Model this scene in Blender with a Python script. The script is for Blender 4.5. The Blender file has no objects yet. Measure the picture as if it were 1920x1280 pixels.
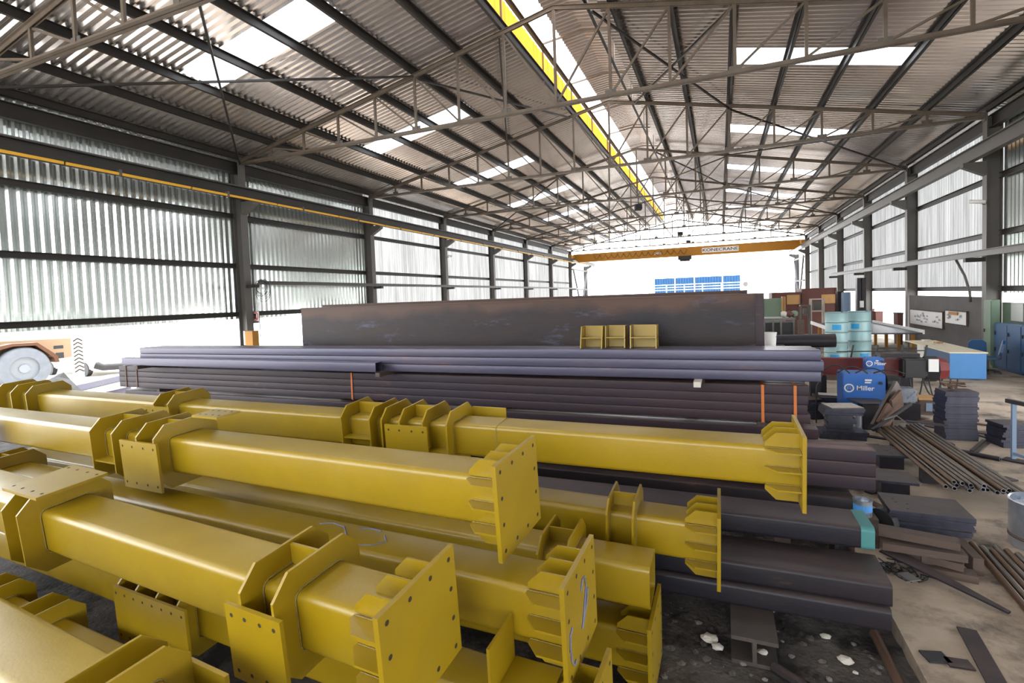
import bpy, bmesh, math, random
from mathutils import Vector, Matrix
random.seed(7)
sc = bpy.context.scene
COL = sc.collection
# ---------------------------------------------------------------- camera
H = 2.7
FPX, YAW, PIT, ROL, CY = 949.23, 0.390443, 0.0440685, -0.0351339, 600.83
def _cam():
    f = Vector((-math.sin(YAW), math.cos(YAW), 0)); r = Vector((math.cos(YAW), math.sin(YAW), 0)); u = Vector((0, 0, 1))
    f2 = f*math.cos(PIT) - u*math.sin(PIT); u2 = u*math.cos(PIT) + f*math.sin(PIT)
    return f2, r*math.cos(ROL) + u2*math.sin(ROL), u2*math.cos(ROL) - r*math.sin(ROL)
CF, CR, CU = _cam()
cd = bpy.data.cameras.new('camera'); cam = bpy.data.objects.new('camera', cd); COL.objects.link(cam)
M = Matrix.Identity(4)
for i in range(3):
    M[i][0] = CR[i]; M[i][1] = CU[i]; M[i][2] = -CF[i]
M[2][3] = H
cam.matrix_world = M
cd.sensor_width = 36; cd.lens = FPX/1920*36; cd.shift_y = (CY-640)/1920; cd.clip_end = 500; cd.clip_start = .05
sc.camera = cam
sc.view_settings.view_transform = 'Standard'; sc.view_settings.look = 'None'
sc.view_settings.gamma = 1; sc.view_settings.use_curve_mapping = False
sc.view_settings.exposure = 0.0
sc.cycles.max_bounces = 7; sc.cycles.diffuse_bounces = 4; sc.cycles.glossy_bounces = 3
sc.cycles.transparent_max_bounces = 8; sc.cycles.sample_clamp_indirect = 6
sc.cycles.use_denoising = True
# ---------------------------------------------------------------- sky and sun
w = bpy.data.worlds.new('sky'); sc.world = w; w.use_nodes = True
nt = w.node_tree; bg = nt.nodes['Background']
tc = nt.nodes.new('ShaderNodeTexCoord'); sx = nt.nodes.new('ShaderNodeSeparateXYZ'); cr = nt.nodes.new('ShaderNodeValToRGB')
nt.links.new(tc.outputs['Generated'], sx.inputs[0]); nt.links.new(sx.outputs['Z'], cr.inputs[0]); nt.links.new(cr.outputs[0], bg.inputs[0])
cr.color_ramp.elements[0].position = .0; cr.color_ramp.elements[0].color = (1, 1, 1, 1)
cr.color_ramp.elements[1].position = .7; cr.color_ramp.elements[1].color = (.82, .9, 1, 1)
bg.inputs[1].default_value = 7.5
sd = bpy.data.lights.new('sun', 'SUN'); sd.energy = 9; sd.angle = .15; sd.color = (1, .96, .9)
so = bpy.data.objects.new('sun', sd); COL.objects.link(so)
so.rotation_euler = Vector((.25, -.35, -.9)).to_track_quat('-Z', 'Y').to_euler()

# ---------------------------------------------------------------- photo pixel -> point of the place (used for measuring only)
def ray(x, y): return CF + CR*((x-960)/FPX) + CU*((CY-y)/FPX)
def onz(x, y, z=0.0):
    d = ray(x, y); return Vector((0, 0, H)) + d*((z-H)/d.z)
def ony(x, y, v):
    d = ray(x, y); return Vector((0, 0, H)) + d*(v/d.y)
def onx(x, y, v):
    d = ray(x, y); return Vector((0, 0, H)) + d*(v/d.x)
def dep(x, y, t): return Vector((0, 0, H)) + ray(x, y)*t

# ---------------------------------------------------------------- materials
def mat(name, col, rough=.6, metal=0., var=None, vscale=3., vamt=.5, bump=0., bscale=40., stretch=None, rvar=0., coat=0., spots=None):
    """principled material; var: second colour mixed by noise; spots: (colour, scale, lo, hi) a third layer"""
    m = bpy.data.materials.new(name); m.use_nodes = True
    n = m.node_tree.nodes; l = m.node_tree.links; b = n['Principled BSDF']
    if coat: b.inputs['Coat Weight'].default_value = coat; b.inputs['Coat Roughness'].default_value = .3
    b.inputs['Roughness'].default_value = rough; b.inputs['Metallic'].default_value = metal
    b.inputs['Base Color'].default_value = (*col, 1)
    m.diffuse_color = (*col, 1)
    if var or bump or spots:
        t = n.new('ShaderNodeTexCoord'); mp = n.new('ShaderNodeMapping'); l.new(t.outputs['Object'], mp.inputs[0])
        if stretch: mp.inputs['Scale'].default_value = stretch
        last = None
        if var:
            no = n.new('ShaderNodeTexNoise'); no.inputs['Scale'].default_value = vscale; no.inputs['Detail'].default_value = 7; no.inputs['Roughness'].default_value = .62
            l.new(mp.outputs[0], no.inputs['Vector'])
            rp = n.new('ShaderNodeMapRange'); rp.inputs[1].default_value = .5-.22; rp.inputs[2].default_value = .5+.22
            rp.inputs[3].default_value = 0; rp.inputs[4].default_value = 1
            l.new(no.outputs[0], rp.inputs[0])
            sc_ = n.new('ShaderNodeMath'); sc_.operation = 'MULTIPLY'; sc_.inputs[1].default_value = vamt; l.new(rp.outputs[0], sc_.inputs[0])
            mx = n.new('ShaderNodeMix'); mx.data_type = 'RGBA'; mx.inputs[6].default_value = (*col, 1); mx.inputs[7].default_value = (*var, 1)
            l.new(sc_.outputs[0], mx.inputs[0]); last = mx.outputs[2]
            if rvar:
                rr = n.new('ShaderNodeMapRange'); rr.inputs[3].default_value = rough-rvar; rr.inputs[4].default_value = rough+rvar
                l.new(no.outputs[0], rr.inputs[0]); l.new(rr.outputs[0], b.inputs['Roughness'])
        if spots:
            c2, s2, lo, hi = spots
            n2 = n.new('ShaderNodeTexNoise'); n2.inputs['Scale'].default_value = s2; n2.inputs['Detail'].default_value = 9; n2.inputs['Roughness'].default_value = .7
            l.new(mp.outputs[0], n2.inputs['Vector'])
            r2 = n.new('ShaderNodeMapRange'); r2.inputs[1].default_value = lo; r2.inputs[2].default_value = hi
            l.new(n2.outputs[0], r2.inputs[0])
            m2 = n.new('ShaderNodeMix'); m2.data_type = 'RGBA'; m2.inputs[7].default_value = (*c2, 1)
            if last: l.new(last, m2.inputs[6])
            else: m2.inputs[6].default_value = (*col, 1)
            l.new(r2.outputs[0], m2.inputs[0]); last = m2.outputs[2]
        if last: l.new(last, b.inputs['Base Color'])
        if bump:
            n3 = n.new('ShaderNodeTexNoise'); n3.inputs['Scale'].default_value = bscale; n3.inputs['Detail'].default_value = 6
            l.new(mp.outputs[0], n3.inputs['Vector'])
            bp = n.new('ShaderNodeBump'); bp.inputs['Strength'].default_value = bump; bp.inputs['Distance'].default_value = .02
            l.new(n3.outputs[0], bp.inputs['Height']); l.new(bp.outputs[0], b.inputs['Normal'])
    return m
def dusty(key, col, amt, lo=.35, hi=.65, scale=2.0):
    """dust and rust lying on the upward faces"""
    m = MT[key]; n = m.node_tree.nodes; l = m.node_tree.links; b = n['Principled BSDF']
    src = b.inputs['Base Color'].links[0].from_socket
    g = n.new('ShaderNodeTexCoord'); sx_ = n.new('ShaderNodeSeparateXYZ'); l.new(g.outputs['Normal'], sx_.inputs[0])
    r = n.new('ShaderNodeMapRange'); r.inputs[1].default_value = .3; r.inputs[2].default_value = .95; l.new(sx_.outputs['Z'], r.inputs[0])
    no = n.new('ShaderNodeTexNoise'); no.inputs['Scale'].default_value = scale; no.inputs['Detail'].default_value = 8
    mp = n.new('ShaderNodeMapping'); mp.inputs['Scale'].default_value = (.4, 1.5, 1); l.new(g.outputs['Object'], mp.inputs[0]); l.new(mp.outputs[0], no.inputs['Vector'])
    r2 = n.new('ShaderNodeMapRange'); r2.inputs[1].default_value = lo; r2.inputs[2].default_value = hi; r2.inputs[3].default_value = amt*.35; r2.inputs[4].default_value = amt; l.new(no.outputs[0], r2.inputs[0])
    mu = n.new('ShaderNodeMath'); mu.operation = 'MULTIPLY'; l.new(r.outputs[0], mu.inputs[0]); l.new(r2.outputs[0], mu.inputs[1])
    mx = n.new('ShaderNodeMix'); mx.data_type = 'RGBA'; l.new(src, mx.inputs[6]); mx.inputs[7].default_value = (*col, 1); l.new(mu.outputs[0], mx.inputs[0]); l.new(mx.outputs[2], b.inputs['Base Color'])
def sheet_glass(name, col, through, diff):
    """fibreglass sheet: part clear, part scattering"""
    m = bpy.data.materials.new(name); m.use_nodes = True
    n = m.node_tree.nodes; l = m.node_tree.links; n.remove(n['Principled BSDF'])
    o = n['Material Output']; a = n.new('ShaderNodeBsdfTransparent'); a.inputs[0].default_value = (*col, 1)
    t = n.new('ShaderNodeBsdfTranslucent'); t.inputs[0].default_value = (*col, 1)
    d = n.new('ShaderNodeBsdfDiffuse'); d.inputs[0].default_value = (*col, 1)
    m1 = n.new('ShaderNodeMixShader'); m1.inputs[0].default_value = diff; l.new(t.outputs[0], m1.inputs[1]); l.new(d.outputs[0], m1.inputs[2])
    m2 = n.new('ShaderNodeMixShader'); m2.inputs[0].default_value = through; l.new(m1.outputs[0], m2.inputs[1]); l.new(a.outputs[0], m2.inputs[2])
    # streaks of dirt
    tc_ = n.new('ShaderNodeTexCoord'); mp = n.new('ShaderNodeMapping'); mp.inputs['Scale'].default_value = (1, 3, .25)
    no = n.new('ShaderNodeTexNoise'); no.inputs['Scale'].default_value = 1.2; no.inputs['Detail'].default_value = 6
    l.new(tc_.outputs['Object'], mp.inputs[0]); l.new(mp.outputs[0], no.inputs['Vector'])
    mr = n.new('ShaderNodeMapRange'); mr.inputs[1].default_value = .35; mr.inputs[2].default_value = .65; mr.inputs[3].default_value = .62; mr.inputs[4].default_value = 1
    l.new(no.outputs[0], mr.inputs[0])
    mx = n.new('ShaderNodeMix'); mx.data_type = 'RGBA'; mx.blend_type = 'MULTIPLY'; mx.inputs[0].default_value = 1; mx.inputs[6].default_value = (*col, 1)
    l.new(mr.outputs[0], mx.inputs[7]); l.new(mx.outputs[2], t.inputs[0]); l.new(mx.outputs[2], a.inputs[0])
    l.new(m2.outputs[0], o.inputs[0]); return m
MT = {}
MT['yellow'] =  mat('yellow_paint', (.33, .215, .004), .38, .0, (.25, .16, .003), 2.2, .6, .05, 60, rvar=.06, coat=.35, spots=((.34, .235, .02), 1.3, .52, .85))
MT['yellow'].node_tree.nodes['Principled BSDF'].inputs['Specular IOR Level'].default_value = .5
MT['mill'] = mat('dark_mill_steel', (.011, .012, .020), .42, .0, (.036, .026, .026), 1.6, .8, .08, 50, (.35, 1, 1), .1, spots=((.16, .075, .04), 3.2, .6, .8))
MT['brown'] = mat('brown_oxide_tube', (.040, .022, .024), .46, .0, (.022, .021, .036), 1.4, .8, .05, 50, (.3, 1, 1), .1, spots=((.18, .09, .06), 2.5, .62, .8))
MT['blue_tube'] = mat('blue_grey_tube', (.055, .060, .105), .34, .3, (.10, .085, .12), 1.1, .8, .05, 40, (.25, 1, 1), .1, spots=((.20, .10, .07), 2.2, .6, .8))
MT['girder'] = mat('rusted_girder', (.006, .006, .011), .42, .0, (.045, .024, .018), 1.3, .75, .08, 30, (.5, 1, 1.6), .1, spots=((.09, .10, .18), 1.9, .57, .75))
MT['truss'] = mat('truss_paint', (.17, .135, .10), .5, .1, (.075, .05, .035), 2.5, .7, spots=((.16, .07, .03), 4, .62, .75))
MT['purlin'] = mat('purlin_paint', (.022, .02, .018), .55, .1, (.04, .03, .025), 1.5, .6)
MT['steel_grey'] = mat('grey_column_paint', (.095, .09, .085), .5, .1, (.14, .125, .11), 1.2, .6, spots=((.10, .06, .04), 3, .62, .8))
MT['galv'] = mat('galvanised_sheet', (.80, .84, .81), .16, .8, (.62, .67, .65), 1.0, .6, .0, 30, (1, 1, .3), .08)
MT['galv_roof'] = mat('galvanised_roof', (.78, .73, .71), .22, .85, (.58, .54, .52), .6, .7, .0, 30, (.3, 1, 1), .08)
MT['fibre'] = sheet_glass('fibreglass_skylight', (.95, .97, 1), .2, .1)
MT['fibre_wall'] = sheet_glass('fibreglass_wall', (.26, .26, .255), .10, .35)
MT['orange_fibre'] = sheet_glass('orange_fibreglass', (.62, .26, .03), .12, .3)
MT['concrete'] = mat('workshop_concrete', (.50, .41, .32), .8, 0, (.22, .16, .11), .8, .85, .25, 18, spots=((.06, .045, .035), 1.1, .50, .66))
MT['dirt'] = mat('oily_dirt', (.035, .03, .027), .95, 0, (.16, .14, .125), 3.5, .8, 1.0, 25, spots=((.015, .012, .011), 2.2, .48, .6))
MT['outside'] = mat('pale_yard_ground', (.75, .71, .64), .9, 0, (.5, .45, .4), .3, .5)
MT['crane'] = mat('crane_orange', (.42, .18, .004), .5, 0, (.34, .14, .004), .5, .5)
MT['cable_yellow'] = mat('conductor_yellow', (.85, .45, .02), .45)
MT['white'] = mat('white_paint', (.8, .8, .78), .5, 0, (.68, .67, .64), 3, .5)
MT['black'] = mat('black_rubber', (.02, .02, .022), .55)
MT['dark_red'] = mat('dark_red_paint', (.20, .018, .02), .45, 0, (.09, .012, .014), 2, .8)
MT['maroon'] = mat('maroon_primer', (.12, .035, .025), .6, 0, (.07, .025, .02), 1.5, .8)
MT['blue'] = mat('machine_blue', (.02, .14, .50), .4, 0, (.02, .11, .40), 4, .5)
MT['desk_blue'] = mat('desk_blue', (.07, .27, .62), .5, 0, (.06, .22, .5), 2, .6)
MT['cab_blue'] = mat('cabinet_blue', (.02, .085, .20), .45, 0, (.015, .06, .15), 2, .7)
MT['cream'] = mat('cream_worktop', (.85, .74, .52), .35, 0, (.78, .66, .45), 1.5, .5)
MT['drum'] = mat('drum_pale_blue', (.31, .50, .53), .4, .1, (.33, .48, .48), 5, .6, spots=((.20, .13, .08), 6, .64, .75))
MT['label_blue'] = mat('label_blue', (.03, .35, .72), .5)
MT['green'] = mat('pale_green_locker', (.16, .235, .165), .5, 0, (.12, .19, .135), 2, .6)
MT['panel_grey'] = mat('grey_partition', (.085, .08, .078), .75, 0, (.13, .12, .115), 1.5, .7)
MT['ply'] = mat('plywood', (.45, .25, .09), .6, 0, (.33, .18, .07), 3, .6)
MT['wood'] = mat('old_timber', (.10, .066, .05), .75, 0, (.05, .035, .03), 3, .8, .3, 20, (.4, 3, 3), spots=((.5, .33, .16), 2.5, .68, .72))
MT['rust'] = mat('rusty_steel', (.16, .085, .05), .7, .3, (.075, .05, .045), 4, .8, .2, 30)
MT['plate'] = mat('plate_steel', (.12, .095, .08), .5, .4, (.065, .06, .065), 2.5, .8, .1, 20, spots=((.22, .16, .12), 2, .6, .8))
MT['edge_steel'] = mat('blue_edge_steel', (.03, .032, .05), .38, .4, (.07, .07, .10), 8, .8)
MT['pipe'] = mat('bare_pipe', (.13, .12, .11), .28, .7, (.22, .16, .11), 3, .8)
MT['pipe_rust'] = mat('rust_pipe', (.16, .085, .04), .4, .5, (.10, .07, .05), 3, .8)
MT['teal'] = mat('teal_end_paint', (.05, .20, .20), .5)
MT['strap'] = mat('rusty_strap', (.55, .16, .03), .6, .2, (.35, .1, .03), 6, .6)
MT['tin'] = mat('tin_can', (.55, .6, .68), .3, .8, (.3, .32, .36), 6, .8, spots=((.08, .07, .07), 5, .58, .68))
MT['chalk'] = mat('blue_chalk', (.17, .18, .26), .9)
MT['weld'] = mat('weld_bead', (.42, .31, .08), .4, .0, (.3, .22, .08), 60, .8, .8, 200)
MT['hole'] = mat('bolt_hole', (.03, .022, .01), .9)
MT['stone'] = mat('pale_stone', (.6, .56, .5), .9, 0, (.45, .4, .35), 10, .6)
MT['stone_dark'] = mat('grey_slag', (.20, .185, .17), .9, 0, (.1, .09, .08), 12, .6)
MT['pink'] = mat('faded_loader_paint', (.30, .19, .11), .6)
MT['letter'] = mat('lettering_plum', (.035, .006, .02), .6)
MT['guard'] = mat('loader_guard_paint', (.10, .035, .012), .6)
MT['far_white'] = mat('car_paint', (.24, .25, .27), .4)
MT['chevron'] = mat('chevron_paint', (.035, .02, .01), .7)
MT['sheet'] = mat('dark_cover_sheet', (.022, .02, .02), .8, 0, (.05, .045, .045), 2, .7)
MT['tyre'] = mat('dusty_tyre', (.20, .21, .23), .9, 0, (.12, .12, .14), 5, .6)
MT['rail_blue'] = mat('pale_blue_rail', (.17, .24, .34), .5)
MT['sign_red'] = mat('sign_red', (.6, .05, .05), .5)

dusty('mill', (.12, .085, .075), .6); dusty('brown', (.21, .14, .125), .9); dusty('blue_tube', (.20, .17, .19), .8); dusty('girder', (.2, .14, .12), .8)
def rust_band(key, z0, z1, col):
    m = MT[key]; n = m.node_tree.nodes; l = m.node_tree.links; b = n['Principled BSDF']; src = b.inputs['Base Color'].links[0].from_socket
    g = n.new('ShaderNodeTexCoord'); s_ = n.new('ShaderNodeSeparateXYZ'); l.new(g.outputs['Object'], s_.inputs[0])
    no = n.new('ShaderNodeTexNoise'); no.inputs['Scale'].default_value = 1.1; no.inputs['Detail'].default_value = 6; l.new(g.outputs['Object'], no.inputs['Vector'])
    ad = n.new('ShaderNodeMath'); ad.operation = 'MULTIPLY_ADD'; ad.inputs[1].default_value = .7; l.new(no.outputs[0], ad.inputs[0]); l.new(s_.outputs['Z'], ad.inputs[2])
    r = n.new('ShaderNodeMapRange'); r.inputs[1].default_value = z0+.35; r.inputs[2].default_value = z1+.35; r.inputs[4].default_value = .8; l.new(ad.outputs[0], r.inputs[0])
    mx = n.new('ShaderNodeMix'); mx.data_type = 'RGBA'; l.new(src, mx.inputs[6]); mx.inputs[7].default_value = (*col, 1); l.new(r.outputs[0], mx.inputs[0]); l.new(mx.outputs[2], b.inputs['Base Color'])
rust_band('girder', 2.36, 2.56, (.085, .042, .026))
for k_ in ('mill', 'brown', 'girder'): MT[k_].node_tree.nodes['Principled BSDF'].inputs['Specular IOR Level'].default_value = .28
# ---------------------------------------------------------------- mesh helpers
def tag(o, label=None, cat=None, group=None, kind=None):
    if label: o['label'] = label
    if cat: o['category'] = cat
    if group: o['group'] = group
    if kind: o['kind'] = kind
    return o
def link(name, bm, m, parent=None, smooth=False, loc=None):
    me = bpy.data.meshes.new(name); bm.to_mesh(me); bm.free()
    if isinstance(m, (list, tuple)):
        for x in m: me.materials.append(MT[x])
    else: me.materials.append(MT[m])
    if smooth:
        for p in me.polygons: p.use_smooth = True
    o = bpy.data.objects.new(name, me); COL.objects.link(o)
    if parent: o.parent = parent
    if loc is not None: o.location = loc
    return o
def empty(name, loc=(0, 0, 0), rz=0, label=None, cat=None, group=None, mtx=None):
    o = bpy.data.objects.new(name, None); COL.objects.link(o); o.empty_display_size = .1
    if mtx is not None: o.matrix_world = mtx
    else: o.location = loc; o.rotation_euler = (0, 0, rz)
    return tag(o, label, cat, group)
def copy_tree(o, parent=None):
    c = o.copy(); COL.objects.link(c)
    if parent: c.parent = parent
    for ch in list(o.children): copy_tree(ch, c)
    return c
def box(bm, a, b, mi=0, mtx=None):
    xs = sorted((a[0], b[0])); ys = sorted((a[1], b[1])); zs = sorted((a[2], b[2]))
    v = [bm.verts.new((x, y, z)) for x in xs for y in ys for z in zs]
    if mtx is not None:
        for q in v: q.co = mtx @ q.co
    for f in ((0, 1, 3, 2), (4, 6, 7, 5), (0, 4, 5, 1), (2, 3, 7, 6), (0, 2, 6, 4), (1, 5, 7, 3)):
        bm.faces.new([v[i] for i in f]).material_index = mi
    return v
def BX(a, b):
    bm = bmesh.new(); box(bm, a, b); return bm
def bar(bm, p, q, wx, wy=None, up=(0, 0, 1), mi=0):
    """rectangular bar from p to q"""
    p = Vector(p); q = Vector(q); wy = wy or wx
    z = (q-p).normalized(); x = Vector(up).cross(z)
    if x.length < 1e-4: x = Vector((1, 0, 0)).cross(z)
    x.normalize(); y = z.cross(x)
    v = []
    for e in (p, q):
        for sx_, sy_ in ((-1, -1), (1, -1), (1, 1), (-1, 1)): v.append(bm.verts.new(e + x*sx_*wx/2 + y*sy_*wy/2))
    for f in ((3, 2, 1, 0), (4, 5, 6, 7), (0, 1, 5, 4), (1, 2, 6, 5), (2, 3, 7, 6), (3, 0, 4, 7)):
        bm.faces.new([v[i] for i in f]).material_index = mi
def tube(bm, pts, r, n=8, cap=True, mi=0, r2=None):
    pts = [Vector(p) for p in pts]; rings = []
    for i, p in enumerate(pts):
        t = (pts[min(i+1, len(pts)-1)] - pts[max(i-1, 0)]).normalized()
        x = Vector((0, 0, 1)).cross(t)
        if x.length < .05: x = Vector((1, 0, 0)).cross(t)
        x.normalize(); y = t.cross(x)
        rr = r if r2 is None else r + (r2-r)*i/(len(pts)-1)
        rings.append([bm.verts.new(p + (x*math.cos(2*math.pi*k/n) + y*math.sin(2*math.pi*k/n))*rr) for k in range(n)])
    for a, b in zip(rings, rings[1:]):
        for k in range(n): bm.faces.new((a[k], a[(k+1) % n], b[(k+1) % n], b[k])).material_index = mi
    if cap:
        bm.faces.new(rings[0][::-1]).material_index = mi; bm.faces.new(rings[-1]).material_index = mi
def lathe(bm, prof, n=24, cx=0, cy=0, mi=0):
    rings = []
    for r, z in prof:
        rings.append([bm.verts.new((cx + r*math.cos(2*math.pi*k/n), cy + r*math.sin(2*math.pi*k/n), z)) for k in range(n)] if r > 1e-5 else [bm.verts.new((cx, cy, z))])
    for a, b in zip(rings, rings[1:]):
        for k in range(n):
            if len(a) == 1 and len(b) == 1: continue
            if len(a) == 1: f = (a[0], b[(k+1) % n], b[k])
            elif len(b) == 1: f = (a[k], a[(k+1) % n], b[0])
            else: f = (a[k], a[(k+1) % n], b[(k+1) % n], b[k])
            bm.faces.new(f).material_index = mi
def prism(bm, poly, e0, e1, axis='x', mi=0):
    """extrude a 2-D polygon along an axis"""
    def P(u, v, e): return {'x': (e, u, v), 'y': (u, e, v), 'z': (u, v, e)}[axis]
    a = [bm.verts.new(P(u, v, e0)) for u, v in poly]; b = [bm.verts.new(P(u, v, e1)) for u, v in poly]; n = len(poly)
    fs = [bm.faces.new(a[::-1]), bm.faces.new(b)] + [bm.faces.new((a[k], a[(k+1) % n], b[(k+1) % n], b[k])) for k in range(n)]
    for f in fs: f.material_index = mi
    return a+b
def fix(bm): bmesh.ops.recalc_face_normals(bm, faces=bm.faces[:]); return bm
def rrect(wd, ht, r, n=5):
    out = []
    for cx, cy, a0 in ((wd/2-r, ht/2-r, 0), (-wd/2+r, ht/2-r, 90), (-wd/2+r, -ht/2+r, 180), (wd/2-r, -ht/2+r, 270)):
        for k in range(n+1):
            a = math.radians(a0 + 90*k/n); out.append((cx + r*math.cos(a), cy + r*math.sin(a)))
    return out
def hollow(bm, outer, inner, e0, e1, axis='x', mi=0):
    """hollow section with a real wall thickness, open at both ends"""
    def P(u, v, e): return {'x': (e, u, v), 'y': (u, e, v), 'z': (u, v, e)}[axis]
    R_ = [[bm.verts.new(P(u, v, e)) for u, v in poly] for e, poly in ((e0, outer), (e1, outer), (e1, inner), (e0, inner))]
    n = len(outer)
    for i in range(4):
        a = R_[i]; b = R_[(i+1) % 4]
        for k in range(n):
            bm.faces.new((a[k], a[(k+1) % n], b[(k+1) % n], b[k])).material_index = mi
def ibeam_poly(h, b, tw, tf):
    return [(-b/2, -h/2), (b/2, -h/2), (b/2, -h/2+tf), (tw/2, -h/2+tf), (tw/2, h/2-tf), (b/2, h/2-tf), (b/2, h/2), (-b/2, h/2), (-b/2, h/2-tf), (-tw/2, h/2-tf), (-tw/2, -h/2+tf), (-b/2, -h/2+tf)]
def shade(o, ang=35):
    for p in o.data.polygons: p.use_smooth = True
    try: o.data.set_sharp_from_angle(angle=math.radians(ang))
    except Exception: pass
    return o
def text(name, body, size, mtx, m, parent, depth=.004, sx_=1.0):
    c = bpy.data.curves.new(name, 'FONT'); c.body = body; c.size = size; c.extrude = depth; c.align_x = 'CENTER'; c.align_y = 'CENTER'; c.offset = size*.012
    t = bpy.data.objects.new(name, c); COL.objects.link(t)
    dg = bpy.context.evaluated_depsgraph_get(); me = bpy.data.meshes.new_from_object(t.evaluated_get(dg))
    bpy.data.objects.remove(t); me.materials.clear(); me.materials.append(MT[m])
    o = bpy.data.objects.new(name, me); COL.objects.link(o); o.parent = parent
    o.matrix_local = mtx @ Matrix.Diagonal((sx_, 1, 1, 1)); return o
# ================================================================ the hall
XL, XR, MID, SL = -14.306, 7.06, -3.623, .211
PAN = 1.3353
def YK(k): return 12.128 + 6.6*k
def zt(X): return 9.685 - SL*abs(X-MID)
YA, YB = YK(-3)-.3, YK(6)+.35
ZG = .324   # level of the floor before the hall is sized up about the eye point
N0 = set(bpy.data.objects)
CLL, CLR = -14.74, 7.50
def struct(name, bm, m, **k):
    return tag(link(name, bm, m, **k), kind='structure')
def corr_profile(c0, c1, pitch, amp):
    """(position, offset) pairs of a trapezoid sheet"""
    out = []; n = int(round((c1-c0)/pitch)); p = (c1-c0)/n
    for i in range(n):
        b = c0+i*p
        out += [(b, 0), (b+.26*p, 0), (b+.50*p, amp), (b+.76*p, amp)]
    out.append((c1, 0)); return out
def wave_profile(c0, c1, pitch, amp):
    out = []; n = int(round((c1-c0)/pitch)); p = (c1-c0)/n
    for i in range(n):
        for k in range(6): out.append((c0+(i+k/6)*p, amp*.5*(1-math.cos(2*math.pi*k/6))))
    out.append((c1, 0)); return out
def wall_sheet(bm, X, s, y0, y1, z0, z1, mi=0):
    rows = []
    for z in (z0, z1): rows.append([bm.verts.new((X+s*o, y, z)) for y, o in corr_profile(y0, y1, .2, .05)])
    for i in range(len(rows[0])-1):
        bm.faces.new((rows[0][i], rows[0][i+1], rows[1][i+1], rows[1][i])).material_index = mi
def roof_sheet(bm, xa, xb, y0, y1, zf, mi=0):
    rows = []
    for x in (xa, xb): rows.append([bm.verts.new((x, y, zf(x)+o)) for y, o in corr_profile(y0, y1, .19, .045)])
    for i in range(len(rows[0])-1):
        f = bm.faces.new((rows[0][i], rows[0][i+1], rows[1][i+1], rows[1][i])); f.material_index = mi
# floor: concrete slab, earth strip under the steel, yard outside
EX = 1.26
bm = bmesh.new(); box(bm, (EX, -12, -.25), (10.0, 62, 0)); box(bm, (-18.0, 9.0, -.25), (EX, 62, 0)); box(bm, (-18.0, -12, -.25), (EX, -6.0, 0))
struct('floor', bm, 'concrete')
bm = bmesh.new(); bmesh.ops.create_grid(bm, x_segments=150, y_segments=120, size=1)
for v in bm.verts:
    v.co.x = -8.37 + v.co.x*9.63; v.co.y = 1.5 + v.co.y*7.5
    n_ = math.sin(v.co.x*3.1+v.co.y*1.7)*math.sin(v.co.y*4.3-v.co.x)*.5 + random.uniform(-.5, .5)
    v.co.z = -.125 + (.014+.02*random.random()**3)*n_*1.3
o = struct('floor', bm, 'dirt', smooth=True)
bm = bmesh.new(); box(bm, (-120, -60, -.4), (120, 200, -.26)); box(bm, (-60, -12, -.26), (-18.0, 62, -.02))
struct('ground', bm, 'outside')
FLOORS = set(bpy.data.objects) - N0
# columns
def hcol(side, k, z1, label, end=False):
    s = 1 if side == 'L' else -1; X = XL if side == 'L' else XR; y = YK(k)
    MM = 'purlin' if end else 'steel_grey'
    root = empty('steel_column', (X, y, 0), label=label, cat='column', group='steel columns along the %s wall' % ('left' if side == 'L' else 'right'))
    bm = bmesh.new()
    prism(bm, [(-s*(q[1]+.18), q[0]) for q in ibeam_poly(.36, .26, .016, .022)], ZG, z1, 'z')
    link('shaft', fix(bm), MM, root)
    bm = bmesh.new(); box(bm, (-s*.43, -.2, ZG), (s*.07, .2, ZG+.03)); link('base_plate', bm, 'steel_grey', root)
    # corbel carrying the crane beam
    bm = bmesh.new(); prism(bm, [(0, 5.72), (s*.12, 5.78), (s*.52, 6.0), (s*.52, 6.12), (0, 6.12)], -.1, .1, 'y')
    link('corbel', fix(bm), MM, root)
    if not end and side == 'L':
        bm = bmesh.new(); box(bm, (0, -.07, 3.34), (s*.42, .07, 3.44)); link('lower_bracket', bm, 'purlin', root)
    if side == 'R' and 0 < k < 5:
        bm = bmesh.new(); box(bm, (0, -.08, 3.28), (s*.45, .08, 3.40)); link('lower_bracket', bm, 'purlin', root)
    return root
ORD = ['first', 'second', 'third', 'fourth', 'fifth', 'sixth', 'seventh', 'eighth', 'ninth', 'tenth']
cols = {}
for k in range(-1, 8):
    if k >= 0: lab = 'grey steel column by the left corrugated wall, %s from the front' % ORD[k]
    else: lab = 'grey steel column of the left wall just outside the frame'
    if k == 7: lab = 'short grey end post of the left crane track beyond the roof'
    if k >= 0: cols['L', k] = hcol('L', k, 7.38 if k < 7 else 6.1, lab, k == 7)
    if k >= 1:
        lab = 'grey steel column by the right wall, %s from the front' % ORD[k-1]
        if k == 7: lab = 'short grey end post of the right crane track beyond the roof'
        cols['R', k] = hcol('R', k, 7.38 if k < 7 else 6.1, lab, k == 7)
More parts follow.
